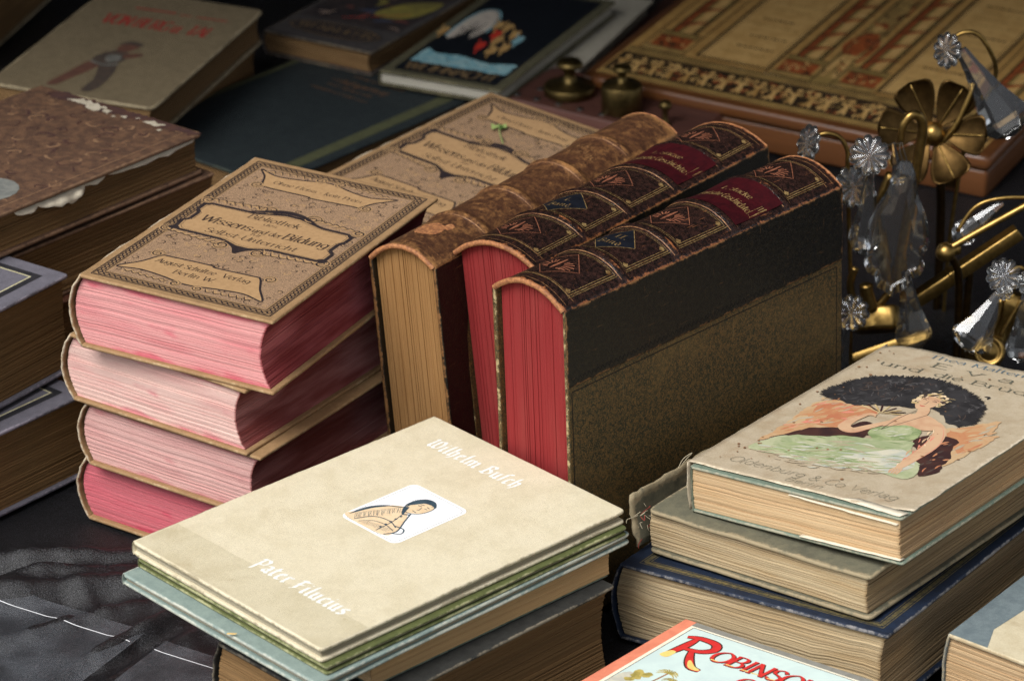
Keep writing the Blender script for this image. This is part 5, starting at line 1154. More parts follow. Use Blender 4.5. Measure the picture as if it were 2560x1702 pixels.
for k in range(40): x, y = rnd.uniform(5.6, 9.0), rnd.uniform(2, 12.4); p.stroke([(x, y), (x+rnd.uniform(-.4, .4), y+rnd.uniform(.2, .6))], rnd.uniform(.08, .2), rnd.choice(('hiker_dark', 'hiker_red', 'hiker_grey')), 6, w2=.03) if abs(x-7.3) < .35+.09*y else None
p.build('cover_picture', r)
book('worn_book', 'drab book cropped at the very top left corner behind the red titled one', lie(-46.5, 66, 7, -14, 6.9, 0, 0, (14, 12)), 14, 22, 6.9, MATS['drab_cloth'], MATS['old_brown_edges'], seed=92)
book('worn_book', 'ochre brown book mostly hidden beneath the red titled drab book', lie(-23.2, 50, 4.9, -24, 4.8, 0, 0, (16, 23)), 16, 25, 4.8, MATS['ochre_cloth'], MATS['old_brown_edges'], seed=93)
r, _ = book('worn_book', 'flat dark teal book with olive border and faint orange title lines', lie(-3.0, 44.3, 2.5, -39.6, 2.4, 0, 0, (18.6, 26)), 18.6, 28, 2.4, MATS['night_cloth'], MATS['old_brown_edges'], seed=94)
p = Print(lambda x, y, h: (x, y, 2.4+h)); p.rect(16.3, .3, 17.6, 27.7, 'olive_band', 1); p.rect(.4, .3, 1.0, 27.7, 'olive_band', 1)
rnd = random.Random(2)
for y, x0, x1, w_ in ((22.6, 7.4, 13.0, .25), (21.0, 6.2, 6.8, .25), (21.0, 7.2, 12.4, .6), (19.8, 6.6, 11.8, .3), (18.6, 5.8, 12.2, .25)):
    x = x0
    while x < x1: d = rnd.uniform(.15, .4); p.stroke([(x, y-w_*rnd.uniform(.3, 1)), (x+.1, y+w_*rnd.uniform(.3, 1))], .16, 'faint_orange', 2); x += d
p.build('faint_title', r)
r, _ = book('worn_book', 'dark pictorial book with oval title panel, top centre left', lie(-22.4, 54.6, 4.9, -30, 2.4, 0, 0), 11.6, 22, 2.3, MATS['slate_picture'], MATS['dark_edges'], bt=.25, sq=.3, seed=95)
p = Print(lambda x, y, h: (x, y, 2.3+h)); rnd = random.Random(9)
p.rect(.8, 5.2, 11, 21.6, 'wen_c', 1)
for k in range(46):
    x, y = rnd.uniform(1.6, 10), rnd.uniform(5.8, 20); a = rnd.uniform(-.5, 1.6); l = rnd.uniform(.6, 2.4); p.stroke(smooth([(x, y), (x+l*.5*math.cos(a), y+l*.5*math.sin(a)+.2), (min(10.8, x+l*math.cos(a)), min(21.4, y+l*math.sin(a)))]), rnd.uniform(.2, .7), rnd.choice(('wen_a', 'wen_b', 'wen_d', 'wen_e', 'wen_a', 'wen_c')), 2+k % 4, w2=.1)
p.poly(smooth([(6.5, 8.6), (8.4, 8.0), (10.4, 9.8), (10.8, 13.6), (9.0, 13.2), (7.4, 11.6)], True), 'wen_b', 6); p.stroke([(4.6, 6.2), (9.6, 9.8)], .3, 'fig_red', 7, w2=.1)
p.poly([(5.8+4.9*math.cos(i*.262), 3.0+1.75*math.sin(i*.262)) for i in range(24)], 'wen_c', 7); p.stroke([(5.8+4.6*math.cos(i*.262), 3.0+1.5*math.sin(i*.262)) for i in range(25)], .14, 'dim_gold', 8)
p.text('WENNUCHN', 2.0, 2.5, .85, 'dim_gold', 9, w=7.8, style='plain', weight=.8)
p.build('cover_picture', r)
WW = 11.9
r, _ = book('picture_book', 'black picture book with moonlit ice scene and capital title, top centre', lie(-11.76, 46.1, 4.2, -25, 1.4, 0, 0), WW, 25, 1.4, MATS['khaki_cloth'], MATS['white_edges'], bt=.25, sq=.25, bulge=.2, seed=96)
p = Print(lambda x, y, h: (x, y, 1.4+h))
p.rect(1.1, .9, WW-.9, 24, 'night_black', 1)
p.text('WEIHNACHT', 1.7, 1.5, 1.15, 'dim_gold', 2, w=WW-3.2, style='plain', weight=1.1)
p.poly(rough([(1.5, 3.4), (WW-1.2, 3.4), (WW-1.2, 6.2), (8.2, 5.4), (6, 6.0), (3.4, 7.0), (1.5, 6.6)], .2), 'ice_blue', 2)
for k in range(12): p.stroke([(1.8+k*.7, 3.9+(k % 4)*.6), (2.9+k*.7, 4.0+(k % 3)*.6)], .22, 'moon_pale' if k % 3 else 'night_black', 3, w2=.05)
p.poly(smooth([(1.7, 10.4), (1.6, 14.2), (2.1, 17.2), (3.2, 17.8), (4.2, 15.6), (4.4, 12.6), (3.8, 10.2), (2.6, 9.4)], True), 'moon_pale', 3)
p.stroke(smooth([(1.6, 10.2), (1.5, 14.2), (2.0, 17.4), (3.3, 18.0), (4.4, 15.6), (4.6, 12.4)]), .2, 'ice_blue', 4)
p.poly(rough(smooth([(1.6, 9.2), (2.6, 10.4), (3.2, 13.4), (3.6, 10.6), (5.0, 9.0), (5.4, 6.6), (3.0, 6.0), (1.4, 7.4)], True), .25), 'night_black', 4)
for k in range(7): p.stroke([(2.6+k*.2, 10.2), (2.2+k*.3, 13.0+(k % 3)*.8)], .1, 'night_black', 5)
for x, y, m in ((4.9, 14.6, 'fig_gold'), (5.9, 14.4, 'fig_gold'), (7.2, 13.0, 'fig_gold'), (5.7, 12.4, 'fig_red'), (6.4, 11.2, 'fig_gold'), (5.6, 9.2, 'fig_red'), (7.0, 8.6, 'fig_gold'), (7.8, 9.6, 'fig_gold'), (.9, 11.4, 'fig_gold'), (8.1, 11.9, 'ice_blue')):
    p.poly(rough(smooth([(x-.3, y-.9), (x+.3, y-.9), (x+.38, y+.3), (x+.15, y+.9), (x-.16, y+.9), (x-.38, y+.3)], True), .14, x), m, 6); p.stroke([(x-.3, y+.2), (x-.7, y+1.5)], .14, m, 6); p.stroke([(x+.1, y-.8), (x+.3, y-2.0)], .16, m, 6)
p.build('cover_picture', r)
book('worn_book', 'plain pale grey book lying beside the moonlit picture book', lie(3.2, 43.4, 2.6, -22, 2.5, 0, 0, (10.0, 0)), 10.0, 27, 2.5, MATS['pale_paper'], MATS['white_edges'], bulge=.1, seed=97)
o = board('dark_plank', 0, 3.4, 0, 30, 0, 1.6, MATS['dark_wood'], None, rc=.05); o.matrix_world = place(rot(-22), (5.3, 49.5, -.1)); tag(o, 'dark wooden plank lying between pale grey book and ornate wooden box', 'plank')
# small brass weights in their wooden block
BZ = 3.0
r = thing('weight_block', 'brown wooden weight block with studs, behind the standing books', 'weight block', place(rot(-33), (-.9, 43.0, 0)))
board('block', 0, 18, 0, 8.5, 0, BZ, MATS['block_wood'], r, rc=.3, rb=.15)
def lathe(name, prof, mat, parent=None, n=32, sharp=False):
    V = []; F = []; m = len(prof)
    for i in range(n):
        a = 6.28319*i/n
        for rr, z in prof: V.append((rr*math.cos(a), rr*math.sin(a), z))
    for i in range(n):
        for k in range(m-1): F.append((i*m+k, ((i+1) % n)*m+k, ((i+1) % n)*m+k+1, i*m+k+1))
    return mesh_obj(name, V, F, mat, parent, smooth=not sharp)
for x, y in ((1.0, 1.0), (3.0, 1.0), (5.2, 1.0), (7.4, 1.0), (9.6, 1.0), (2, 3.2), (10.8, 1.8)):
    o = lathe('stud', [(.0, .12), (.26, .1), (.34, .02), (.36, 0)], MATS['steel'], r, 14); o.location = (x*S, y*S, (BZ+.0)*S)
def weight(label, X, Y, z, rb, hb, rk, hk):
    w_ = thing('brass_weight', label, 'weight', Matrix.Translation((X*S, Y*S, z*S)), 'brass weights on the wooden block')
    lathe('body', [(0, 0), (rb*.96, 0), (rb, .08), (rb, hb-.12), (rb*.95, hb), (rb*.62, hb+.04), (rb*.6, hb+.12), (0, hb+.12)], MATS['dull_brass'], w_)
    lathe('knob', [(rb*.5, hb+.1), (rk*.55, hb+.3), (rk*.42, hb+hk*.45), (rk*.5, hb+hk*.62), (rk, hb+hk*.74), (rk*1.02, hb+hk*.84), (rk*.8, hb+hk*.97), (0, hb+hk)], MATS['dull_brass'], w_)
weight('broad low brass weight with mushroom knob, left of the taller one', 5.0, 43.4, BZ, 2.25, .9, 1.15, 2.3)
weight('tall cylindrical brass weight with dark knob in front of the wooden box', 9.4, 39.4, BZ, 1.75, 2.5, .85, 1.7)
weight('smallest brass weight with slender knob, right of the tall cylindrical one', 13.0, 36.2, BZ-.6, 1.0, .5, .55, 2.3)
# wooden box with printed lid
WB, LB, HB = 38, 48, 3.9
r = thing('wooden_box', 'honey brown wooden box with lid printed with columns and a figure frieze', 'box', place(rot(-28, 2.2, 1), (5.9, 45.1, 4.3), (0, 0, HB)))
board('base', .3, WB-.3, .3, LB-.3, 0, HB-1.5, MATS['box_wood'], r, rc=.4, rb=.2)
board('lid', 0, WB, 0, LB, HB-1.4, HB, MATS['box_wood'], r, rc=.8, rb=.55, ew=.6)
o = board('clasp', 33.4, 35.2, -.25, .2, .6, 2.2, MATS['dark_bronze'], r, rc=.3)
p = Print(lambda x, y, h: (x, y, HB+h), .03); rnd = random.Random(12)
def curl(x, y, s_, w_, m, l): a0 = rnd.uniform(0, 6.3); p.stroke(smooth([(x+s_*math.cos(a0), y+s_*math.sin(a0)*1.2), (x, y), (x+s_*math.cos(a0+2.0), y+s_*math.sin(a0+2.0)*1.2)]), w_, m, l, w2=w_*.3)
p.rect(1.1, .9, WB-1.1, LB-.9, 'lid_base', 0)
p.rect(1.3, 1.1, WB-1.3, 1.9, 'lid_band', 1); p.rect(1.3, 2.0, WB-1.3, 6.0, 'lid_dark', 1); p.rect(1.3, 6.1, WB-1.3, 7.4, 'lid_band', 1)
x = 2.0
while x < WB-2:                                            # frieze: putti and scrolls, pale on dark
    for q in ([(x-.1, 2.3), (x+.15, 3.3), (x+.1, 4.2)], [(x+.5, 2.3), (x+.25, 3.4), (x+.15, 4.2)], [(x-.5, 4.6), (x+.1, 4.2), (x+.7, 4.7)], [(x+.1, 4.1), (x+.2, 4.8)]): p.stroke(smooth(q), .38, rnd.choice(('lid_pale', 'lid_pale', 'lid_base')), 3, w2=.2)
    p.poly([(x+.2+.3*math.cos(i*.9), 5.25+.36*math.sin(i*.9)) for i in range(7)], 'lid_pale', 4)
    for k in range(9): curl(x+rnd.uniform(.6, 1.5), rnd.uniform(2.4, 5.6), rnd.uniform(.25, .55), rnd.uniform(.14, .3), rnd.choice(('lid_pale', 'lid_olive', 'lid_rust', 'lid_pale')), 2)
    x += rnd.uniform(1.5, 1.9)
for y, w_ in ((1.1, .1), (1.95, .14), (6.05, .14), (6.6, .08), (7.0, .1), (7.4, .16)): p.stroke([(1.3, y), (WB-1.3, y)], w_, 'lid_dark', 6)
TOP = LB-1.4
for x0, x1 in ((7.4, 14.2), (24.6, 31.4)):                 # lettered tablets between the columns
    p.rect(x0, 8.2, x1, TOP, 'lid_pale', 2)
    for d, w_ in ((0, .28), (.35, .08)): p.stroke([(x0+d, TOP), (x0+d, 8.2+d)], w_, 'lid_dark', 3); p.stroke([(x0+d, 8.2+d), (x1-d, 8.2+d)], w_, 'lid_dark', 3); p.stroke([(x1-d, 8.2+d), (x1-d, TOP)], w_, 'lid_dark', 3)
    y = 10.5
    while y < TOP-1:
        big = rnd.random() < .25; xa = x0+1.0+rnd.uniform(0, 1.4); xb = x1-1.0-rnd.uniform(0, 1.4)
        while xa < xb: l = rnd.uniform(.15, .5); p.stroke([(xa, y), (xa+l, y)], .3 if big else .14, 'lid_dark' if big else 'lid_olive', 4); xa += l+.16
        y += 2.6 if big else 1.5
for cx in (4.2, 16.4, 22.4, 34.4):                         # columns on carved bases
    p.rect(cx-1.9, 7.5, cx+1.9, 8.6, 'lid_band', 2); p.rect(cx-1.6, 8.6, cx+1.6, 11.2, 'lid_rust', 2); p.rect(cx-1.8, 11.2, cx+1.8, 12.2, 'lid_olive', 3)
    p.rect(cx-1.1, 12.2, cx+1.1, TOP, 'lid_olive', 2); p.rect(cx-.2, 12.2, cx+.75, TOP, 'lid_pale', 3); p.rect(cx-1.1, 12.2, cx-.6, TOP, 'lid_rust', 3)
    for dx, w_ in ((-1.15, .22), (-.55, .1), (.8, .12), (1.15, .22), (-2.1, .12), (2.1, .12)): p.stroke([(cx+dx, 12.2 if abs(dx) < 2 else 7.5), (cx+dx, TOP)], w_, 'lid_dark', 5)
    for yy in (7.5, 8.6, 11.2, 12.2): p.stroke([(cx-1.9, yy), (cx+1.9, yy)], .16, 'lid_dark', 5)
    for k in range(16): curl(cx+rnd.uniform(-1.2, 1.2), rnd.uniform(8.9, 11), rnd.uniform(.25, .5), rnd.uniform(.14, .3), rnd.choice(('lid_dark', 'lid_pale', 'lid_rust', 'lid_dark')), 6)
    for k in range(9): p.stroke(smooth([(cx-1.1, 13+k*3.6), (cx, 14.6+k*3.6), (cx+1.1, 15.2+k*3.6)]), .5, 'lid_rust', 4, w2=.2); p.stroke(smooth([(cx-1.1, 13.6+k*3.6), (cx, 15.1+k*3.6), (cx+1.1, 15.8+k*3.6)]), .12, 'lid_dark', 5)
p.rect(18.2, 7.5, 20.6, TOP, 'lid_band', 1)                # middle niche with a draped figure
p.rect(18.0, 7.5, 20.8, 9.0, 'lid_olive', 2)
for q, w_, m in (([(18.9, 9.2), (19.0, 12.5), (19.3, 15)], .55, 'lid_pale'), ([(20.0, 9.2), (19.9, 12.5), (19.5, 15)], .55, 'lid_pale'), ([(19.4, 14.5), (19.4, 18), (19.4, 20)], 1.7, 'lid_rust'), ([(18.6, 19), (18.2, 16.5), (18.8, 14.5)], .5, 'lid_rust'), ([(20.2, 19), (20.7, 17), (20.5, 13)], .5, 'lid_rust')): p.stroke(smooth(q), w_, m, 4, w2=w_*.6)
p.poly([(19.4+.5*math.cos(i*.7), 21.2+.75*math.sin(i*.7)) for i in range(9)], 'lid_pale', 5); p.stroke(smooth([(18.8, 21.6), (19.4, 22.4), (20.0, 21.6)]), .5, 'lid_rust', 6, w2=.2)
for k in range(60): curl(rnd.uniform(18.3, 20.5), rnd.uniform(9, 30), rnd.uniform(.25, .6), rnd.uniform(.1, .26), rnd.choice(('lid_dark', 'lid_dark', 'lid_rust', 'lid_pale')), 6)
for k in range(40): x, y = rnd.uniform(2, WB-2), rnd.uniform(5.6, 30); p.stroke([(x, y), (x+rnd.uniform(.3, 1.6), y+rnd.uniform(-.2, .2))], rnd.uniform(.05, .2), 'lid_white', 8, w2=.02)
p.build('printed_lid', r)

# ================================================================== sprig on the fifth volume
r = thing('green_sprig', 'small green clover sprig lying on the brown ornate cover', 'sprig', B5 @ Matrix.Translation((5.4*S, 17.4*S, 4.62*S)))
tube('stem', [(.15, -.2, .25), (.9, -1.0, .16), (1.9, -1.9, .08)], .045, MATS['sprig_green'], r, m=6)
for k, (x, y, s_) in enumerate(((0, .35, .45), (-.35, -.05, .4), (.3, .05, .35))):
    V = [(x, y, .25)]+[(x+s_*math.cos(i*.785)*(.8+.25*math.cos(i*3.1)), y+s_*math.sin(i*.785), .2+.15*math.sin(i*1.6+k)) for i in range(8)]
    mesh_obj('leaf', V, [(0, 1+i, 1+(i+1) % 8) for i in range(8)], MATS['sprig_dark' if k == 2 else 'sprig_green'], r)

# ================================================================== chandelier pieces
CR = MATS['crystal']; BR = MATS['brass']
def frame_to(n_, at, up=(0, 0, 1)):
    z = Vector(n_).normalized(); x = Vector(up).cross(z)
    if x.length < 1e-3: x = Vector((1, 0, 0))
    x.normalize(); y = z.cross(x)
    return Matrix.Translation(Vector(at)*S) @ Matrix((x, y, z)).transposed().to_4x4()
def rosette(parent, at, n_, R0=1.25, pet=10, th=.42):
    """pressed glass flower: petals round a boss"""
    V = []; F = []; na = pet*6; rings = (.0, .14, .3, .55, .8, .95, 1.0)
    for side in (1, -1):
        for q in rings:
            for i in range(na):
                a = 6.28319*i/na; pe = abs(math.cos(a*pet/2)); rr = R0*q*(1-(.17*(1-pe**.7))*q)
                z = th*(.55+.25*(1-q)) * (1 if q < .9 else (.55 if q < 1 else .12))*(1-.42*(1-pe)*min(1, q*1.6))
                V.append((rr*math.cos(a), rr*math.sin(a), side*(z if side > 0 else z*.45)))
    m = len(rings)
    for s_ in range(2):
        for k in range(m-1):
            for i in range(na):
                j = (i+1) % na; b = s_*m*na
                f = (b+k*na+i, b+k*na+j, b+(k+1)*na+j, b+(k+1)*na+i); F.append(f[::-1] if s_ == 0 else f)
    e = (m-1)*na
    for i in range(na): j = (i+1) % na; F.append((e+i, e+j, m*na+e+j, m*na+e+i))
    o = mesh_obj('rosette', V, F, CR, parent, smooth=True); o.matrix_local = parent.matrix_world.inverted() @ frame_to(n_, at)
    bm = bmesh.new(); bm.from_mesh(o.data); bmesh.ops.remove_doubles(bm, verts=bm.verts, dist=1e-6); bmesh.ops.recalc_face_normals(bm, faces=bm.faces); bm.to_mesh(o.data); bm.free()
    return o
def drop(parent, a, b, R0, prof=None, n=8, flat=.5, name='crystal_drop'):
    """faceted pendant from point a (top) to b (tip)"""
    a, b = Vector(a), Vector(b); L = (b-a).length
    prof = prof or [(.0, 0), (.22, .01), (.26, .06), (.34, .2), (.62, .52), (.95, .76), (1.0, .82), (.72, .92), (.32, .985), (0, 1.0)]
    V = []; F = []
    for q, t_ in prof:
        for i in range(n): V.append((R0*q*math.cos(6.28319*(i+.5)/n), R0*q*math.sin(6.28319*(i+.5)/n)*flat, -t_*L))
    for k in range(len(prof)-1):
        for i in range(n): j = (i+1) % n; F.append((k*n+i, (k+1)*n+i, (k+1)*n+j, k*n+j))
    o = mesh_obj(name, V, F, CR, parent, smooth=False)
    bm = bmesh.new(); bm.from_mesh(o.data); bmesh.ops.remove_doubles(bm, verts=bm.verts, dist=1e-6); bmesh.ops.recalc_face_normals(bm, faces=bm.faces); bm.to_mesh(o.data); bm.free()
    o.matrix_local = parent.matrix_world.inverted() @ frame_to(a-b, a, (0, -1, .3))
    return o
def pw(name, pts, rad, mat, parent, m=7, sm=5, taper=None):
    o = tube(name, pts, rad, mat, None, m=m, sm=sm, taper=taper); o.parent = parent; o.matrix_local = parent.matrix_world.inverted(); return o
def base(x, y, z): return Matrix.Translation((x*S, y*S, z*S))
CAM = (0, -232, 111)
# body of the fitting: stem, hook, arms and foot
r = thing('chandelier_arm', 'brass wall-light fitting with hook and stem behind the hanging crystals', 'light fitting', base(28.5, -4.5, 0))
pw('hook', [(28.0, -5.2, 18.4), (28.1, -5.2, 19.5), (28.6, -5.1, 20.3), (29.2, -4.9, 20.2), (29.6, -4.7, 19.3), (29.5, -4.5, 17.4), (29.1, -4.3, 14), (28.6, -4.0, 9.5), (28.2, -4.0, 6)], .34, BR, r, m=10, taper=lambda t: .8+.5*t)
pw('leaf_stem', [(27.6, -4.2, 15.4), (26.8, -4.2, 12.5), (27.4, -4.2, 9.0), (28.0, -4.0, 6)], .42, BR, r, m=6)
for nm, q, rad in (('scroll_arm', [(25.2, -5, 8.3), (24.9, -5, 7.2), (25.1, -5, 5.9), (26.0, -5, 5.0), (27.0, -5, 5.3), (27.8, -5, 6.3), (28.2, -5, 7.2)], .3), ('finial', [(26.0, -5.4, 7.1), (26.1, -5.4, 6.4), (26.5, -5.4, 5.2)], .5)): pw(nm, q, rad, BR, r, m=9)
o = board('foot_plate', -1.9, 1.9, -1.5, 1.5, -.9, .9, BR, r, rc=.6, rb=.3); o.matrix_local = r.matrix_world.inverted() @ (base(27.0, -4.6, 3.9) @ rot(-24, -30, -14).to_4x4())
o = board('foot_step', -2.6, 3.4, -1.2, 1.2, -.4, .4, BR, r, rc=.2, rb=.12); o.matrix_local = r.matrix_world.inverted() @ (base(27.6, -6.0, 2.2) @ rot(-12, -28, -24).to_4x4())
r = thing('brass_bar', 'straight square brass bar slanting up to the right across the dark cloth', 'bar', base(33, -6, 0))
o = board('bar', 0, 9.6, -.55, .55, -.5, .5, BR, r, rc=.08, rb=.08); o.matrix_local = r.matrix_world.inverted() @ (base(29.2, -5.6, 5.6) @ (Matrix.Rotation(R_(8), 3, 'Z') @ Matrix.Rotation(R_(-34), 3, 'Y')).to_4x4())
o = board('collar', 3.6, 4.0, -.62, .62, -.57, .57, BR, r, rc=.08, rb=.08); o.matrix_local = r.matrix_world.inverted() @ (base(29.2, -5.6, 5.6) @ (Matrix.Rotation(R_(8), 3, 'Z') @ Matrix.Rotation(R_(-34), 3, 'Y')).to_4x4())
pw('rest', [(33.5, -5.2, -.5), (33.5, -5.2, 4), (33.6, -5.2, 8.4)], .3, MATS['dark_bronze'], r)
# flower cup
r = thing('flower_cup', 'brass flower-shaped cup of heart petals leaning against the wooden box', 'light fitting', base(31.4, 4, 0))
cn = Vector((-.18, -.86, .48)).normalized(); C0 = Vector((31.5, 3.6, 15.4))
for k in range(6):
    a = R_(90+30+k*60); V = []; F = []; nu, nv = 14, 12
    for i in range(nu+1):
        u = i/nu
        for j in range(nv+1):
            v = 2*j/nv-1
            wd = .18+1.38*math.sin(min(1, u*1.02)*math.pi*.60)**1.2 if u < .8 else (.18+1.38*math.sin(.816*math.pi*.60)**1.2)*math.sqrt(max(0, 1-((u-.8)/.2)**2))
            V.append((.6+3.5*u, v*wd, .5*u+.75*u*u+.42*(v*v)*(wd/2)))
    for i in range(nu):
        for j in range(nv): F.append((i*(nv+1)+j, i*(nv+1)+j+1, (i+1)*(nv+1)+j+1, (i+1)*(nv+1)+j))
    o = mesh_obj('petal', V, F, MATS['dark_bronze'], r); md = o.modifiers.new('thickness', 'SOLIDIFY'); md.thickness = .0008
    o.matrix_local = r.matrix_world.inverted() @ (frame_to(cn, C0) @ Matrix.Rotation(a, 4, 'Z'))
    tube('rib', [(.5, 0, .1), (2.0, 0, .62), (3.9, 0, 1.25)], .06, BR, o, m=5, sm=3)
o = lathe('boss', [(0, .9), (.5, .85), (.85, .4), (.9, 0), (.75, -.6), (.8, -1.6), (0, -1.7)], BR, r, 20); o.matrix_local = r.matrix_world.inverted() @ frame_to(cn, C0+cn*.2)
pw('side_arm', [(31.9, 3.2, 14.6), (33.0, 3.0, 16.2), (34.0, 3.2, 18.6), (34.3, 3.4, 19.6)], .22, BR, r)
pw('stem', [(31.9, 4.2, 14.0), (32.6, 5.0, 9.0), (32.8, 5.2, -.6)], .35, MATS['dark_bronze'], r)
# crystal strands
GC = 'crystal pendants'
def strand(label, bx): return thing('crystal_pendant', label, 'crystal', bx, GC)
r = strand('large clear crystal drop with rosette and brass arc at the top right', base(34, 4, 14)); rosette(r, (32.2, 3.6, 22.0), (-.75, -.6, .25), 1.4, 10)
pw('brass_arc', [(32.6, 4, 22.7), (33.2, 4, 23.2), (34.3, 4, 23.2), (35.3, 4, 22), (36.0, 4.4, 20), (35.4, 4.6, 17.5), (34.2, 4.4, 15), (33.4, 4.4, 8), (33.2, 4.6, -.5)], .17, BR, r); drop(r, (33.1, 3.4, 22.2), (37.5, 2.8, 15.6), 2.1, n=8, flat=.42); pw('wire', [(32.5, 3.6, 22.4), (33.0, 3.4, 22.5), (33.2, 3.4, 22.0)], .05, MATS['iron_wire'], r)
r = strand('pair of small glass rosettes joined by a brass arc behind the olive book', base(23, -5, 12)); rosette(r, (21.4, -5.2, 18.2), (-.85, -.4, .3), 1.45, 9)
pw('brass_arc', [(21.9, -5, 18.7), (22.7, -5, 18.9), (23.6, -5, 18.6), (24.2, -5, 17.6), (24.3, -5, 16.2), (24.6, -4.6, 12), (25.0, -4.6, 6), (25.2, -4.6, -.6)], .17, BR, r); rosette(r, (24.6, -5.4, 14.9), (.55, -.75, .35), 1.6, 10)
r = strand('glass rosette above a long clear drop, left of the scalloped crystal', base(25.9, -6, 10)); rosette(r, (25.7, -6.2, 17.7), (-.1, -.9, .4), 1.5, 11)
drop(r, (25.9, -5.6, 17.0), (25.6, -5.8, 9.6), 1.25, n=7); drop(r, (27.4, -5.9, 18.6), (28.0, -6, 15.3), .55, n=6); pw('wire', [(25.8, -6, 17.4), (26.6, -5.6, 18.1), (28.1, -5.4, 18.3)], .05, MATS['iron_wire'], r)
r = strand('big scalloped leaf-shaped crystal hanging from the brass hook', base(28.2, -6.4, 8))
ol = [(-.35, 0), (-.8, -.9), (-1.1, -2.3), (-1.75, -3.6), (-2.2, -5.0), (-2.35, -6.2), (-2.0, -6.9), (-2.2, -7.7), (-1.9, -8.5), (-1.35, -8.75), (-1.1, -9.5), (-.5, -9.85), (0, -10.2)]
ol = smooth(ol, False, 3); ring = ol+[(-x, y) for x, y in reversed(ol[:-1])]
V = []; F = []; n = len(ring)
for z, k in ((.2, 1.0), (.55, .8), (.62, .45), (-.2, 1.0), (-.45, .8), (-.5, .45)):
    for x, y in ring: V.append((x*k, -4.9+(y+4.9)*(1-(1-k)*.8), z))
for a, b in ((0, 1), (1, 2)): 
    for i in range(n): j = (i+1) % n; F.append((a*n+i, a*n+j, b*n+j, b*n+i))
for a, b in ((4, 3), (5, 4), (3, 0)):
    for i in range(n): j = (i+1) % n; F.append((a*n+i, a*n+j, b*n+j, b*n+i))
F.append(tuple(range(2*n, 3*n))); F.append(tuple(reversed(range(5*n, 6*n))))
o = mesh_obj('scalloped_crystal', V, F, CR, r, smooth=False); bm = bmesh.new(); bm.from_mesh(o.data); bmesh.ops.triangulate(bm, faces=[f for f in bm.faces if len(f.verts) > 4]); bmesh.ops.recalc_face_normals(bm, faces=bm.faces); bm.to_mesh(o.data); bm.free()
o.matrix_local = r.matrix_world.inverted() @ (base(28.3, -6.4, 17.3) @ (Matrix.Rotation(R_(4), 3, 'Y') @ Matrix.Rotation(R_(84), 3, 'X')).to_4x4())
pw('wire', [(28.1, -5.2, 18.6), (27.9, -5.7, 18.0), (28.2, -6.2, 17.0), (28.5, -6.5, 16.2)], .05, MATS['iron_wire'], r); pw('wire', [(28.0, -5.2, 18.6), (28.3, -5.9, 17.6), (28.9, -6.6, 15.6)], .05, MATS['iron_wire'], r)
r = strand('clear crystal drop dangling below the scalloped one', base(29, -6.5, 3)); drop(r, (28.6, -6.6, 9.0), (29.6, -7.2, 2.6), 1.45, n=7, flat=.45); pw('wire', [(28.3, -6.4, 8.0), (28.5, -6.6, 9.0)], .05, MATS['iron_wire'], r)
r = strand('small glass rosette by the right edge of the olive book', base(24.9, -7, 4)); rosette(r, (24.9, -7, 5.6), (-.3, -.85, .4), 1.35, 10); drop(r, (24.7, -6.9, 4.6), (24.0, -7.6, -.05), .8, n=6)
r = strand('crystal drop with rosette lying towards the gilded scroll at right', base(34, -12, 5)); rosette(r, (35.0, -12.2, 10.9), (-.2, -.85, .45), 1.3, 11); rosette(r, (35.1, -12.4, 9.7), (-.3, -.8, .5), .6, 8); drop(r, (34.9, -12.2, 9.7), (32.4, -13.2, 5.5), 1.7, n=8, flat=.42)
pw('brass_arc', [(35.4, -12, 11.0), (36.4, -12, 11.4), (37.4, -11.6, 9), (37.4, -11.6, 3), (37.2, -11.6, -.6)], .17, BR, r)
r = strand('long crystal cropped by the right edge below the brass tubes', base(37, -12, 4)); drop(r, (36.6, -12.6, 10.2), (36.4, -13, 4.4), 1.2, n=7); rosette(r, (36.7, -12.7, 10.6), (-.2, -.85, .4), .9, 9)
r = strand('pink tinted crystal lying under the brass tubes at right', base(33, -9, 13)); drop(r, (35.0, -9.4, 15.4), (31.6, -9.8, 12.6), 1.0, n=7)
r = thing('gilded_scroll', 'gilded cast scroll with round boss beside the tattered jacket', 'ornament', base(34.6, -12, 0))
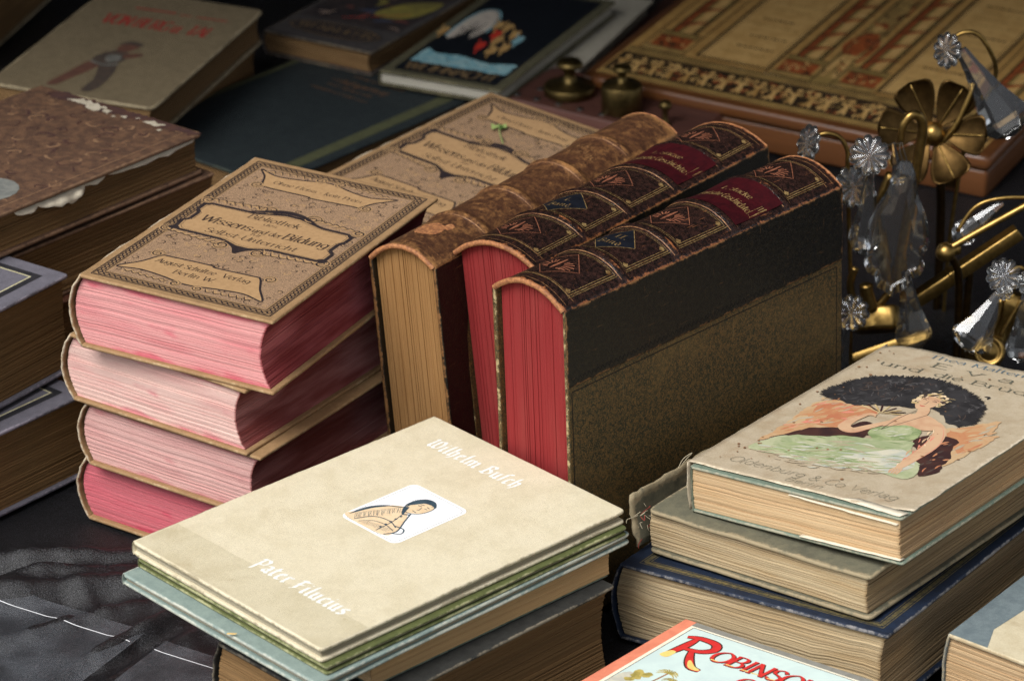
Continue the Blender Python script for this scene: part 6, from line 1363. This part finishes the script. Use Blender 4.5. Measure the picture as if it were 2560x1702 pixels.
V = []; F = []; sec = ((-1.5, 1.25), (-1.0, 1.5), (.2, .95), (1.6, .85), (2.6, 1.2), (3.6, 1.6), (4.4, 1.3))
n = 12
for yv, rr in sec:
    for i in range(n): a = 6.28319*i/n; V.append((rr*math.cos(a)*1.0, rr*math.sin(a)*.55, yv))
for k in range(len(sec)-1):
    for i in range(n): j = (i+1) % n; F.append((k*n+i, k*n+j, (k+1)*n+j, (k+1)*n+i))
F.append(tuple(reversed(range(n)))); F.append(tuple(range((len(sec)-1)*n, len(sec)*n)))
o = mesh_obj('scroll_body', V, F, BR, r); o.matrix_local = r.matrix_world.inverted() @ (base(34.4, -11.8, 5.2) @ (Matrix.Rotation(R_(28), 3, 'Y')).to_4x4())
o = lathe('boss', [(0, .35), (.5, .33), (.62, .1), (.78, .12), (.9, .3), (1.1, .25), (1.2, -.2)], BR, r, 26); o.matrix_local = r.matrix_world.inverted() @ frame_to((-.15, -.9, .4), (34.2, -12.7, 5.2))
for sg in (-1, 1): pw('groove_bead', [(34.5+sg*.55, -12.6, 6.4), (35.1+sg*.45, -12.6, 7.6), (35.6+sg*.75, -12.5, 9.2)], .16, BR, r)
pw('support', [(34.4, -11.6, 4.4), (34.2, -11.4, 2), (34.2, -11.2, -.6)], .7, MATS['dark_bronze'], r)
r = thing('brass_tubes', 'pair of thin brass tubes with round end knob at the right edge', 'light fitting', base(34, -10, 0))
pw('tube', [(31.2, -10.4, 12.2), (33.5, -10.2, 13.6), (38.5, -10, 16.6)], .26, BR, r); pw('tube', [(31.8, -10.0, 13.4), (33.0, -9.8, 15.2), (35.0, -9.8, 15.9), (38.5, -9.8, 15.9)], .15, BR, r)
o = lathe('knob', [(0, .75), (.4, .65), (.72, .2), (.7, -.25), (.4, -.6), (.5, -.75), (.5, -1.0), (0, -1.0)], BR, r, 20); o.matrix_local = r.matrix_world.inverted() @ frame_to((-.6, -.3, -.1), (31.0, -10.5, 12.0))
pw('post', [(31.4, -10.2, 11.6), (32.2, -9.8, 9), (32.4, -9.6, -.6)], .3, MATS['dark_bronze'], r)
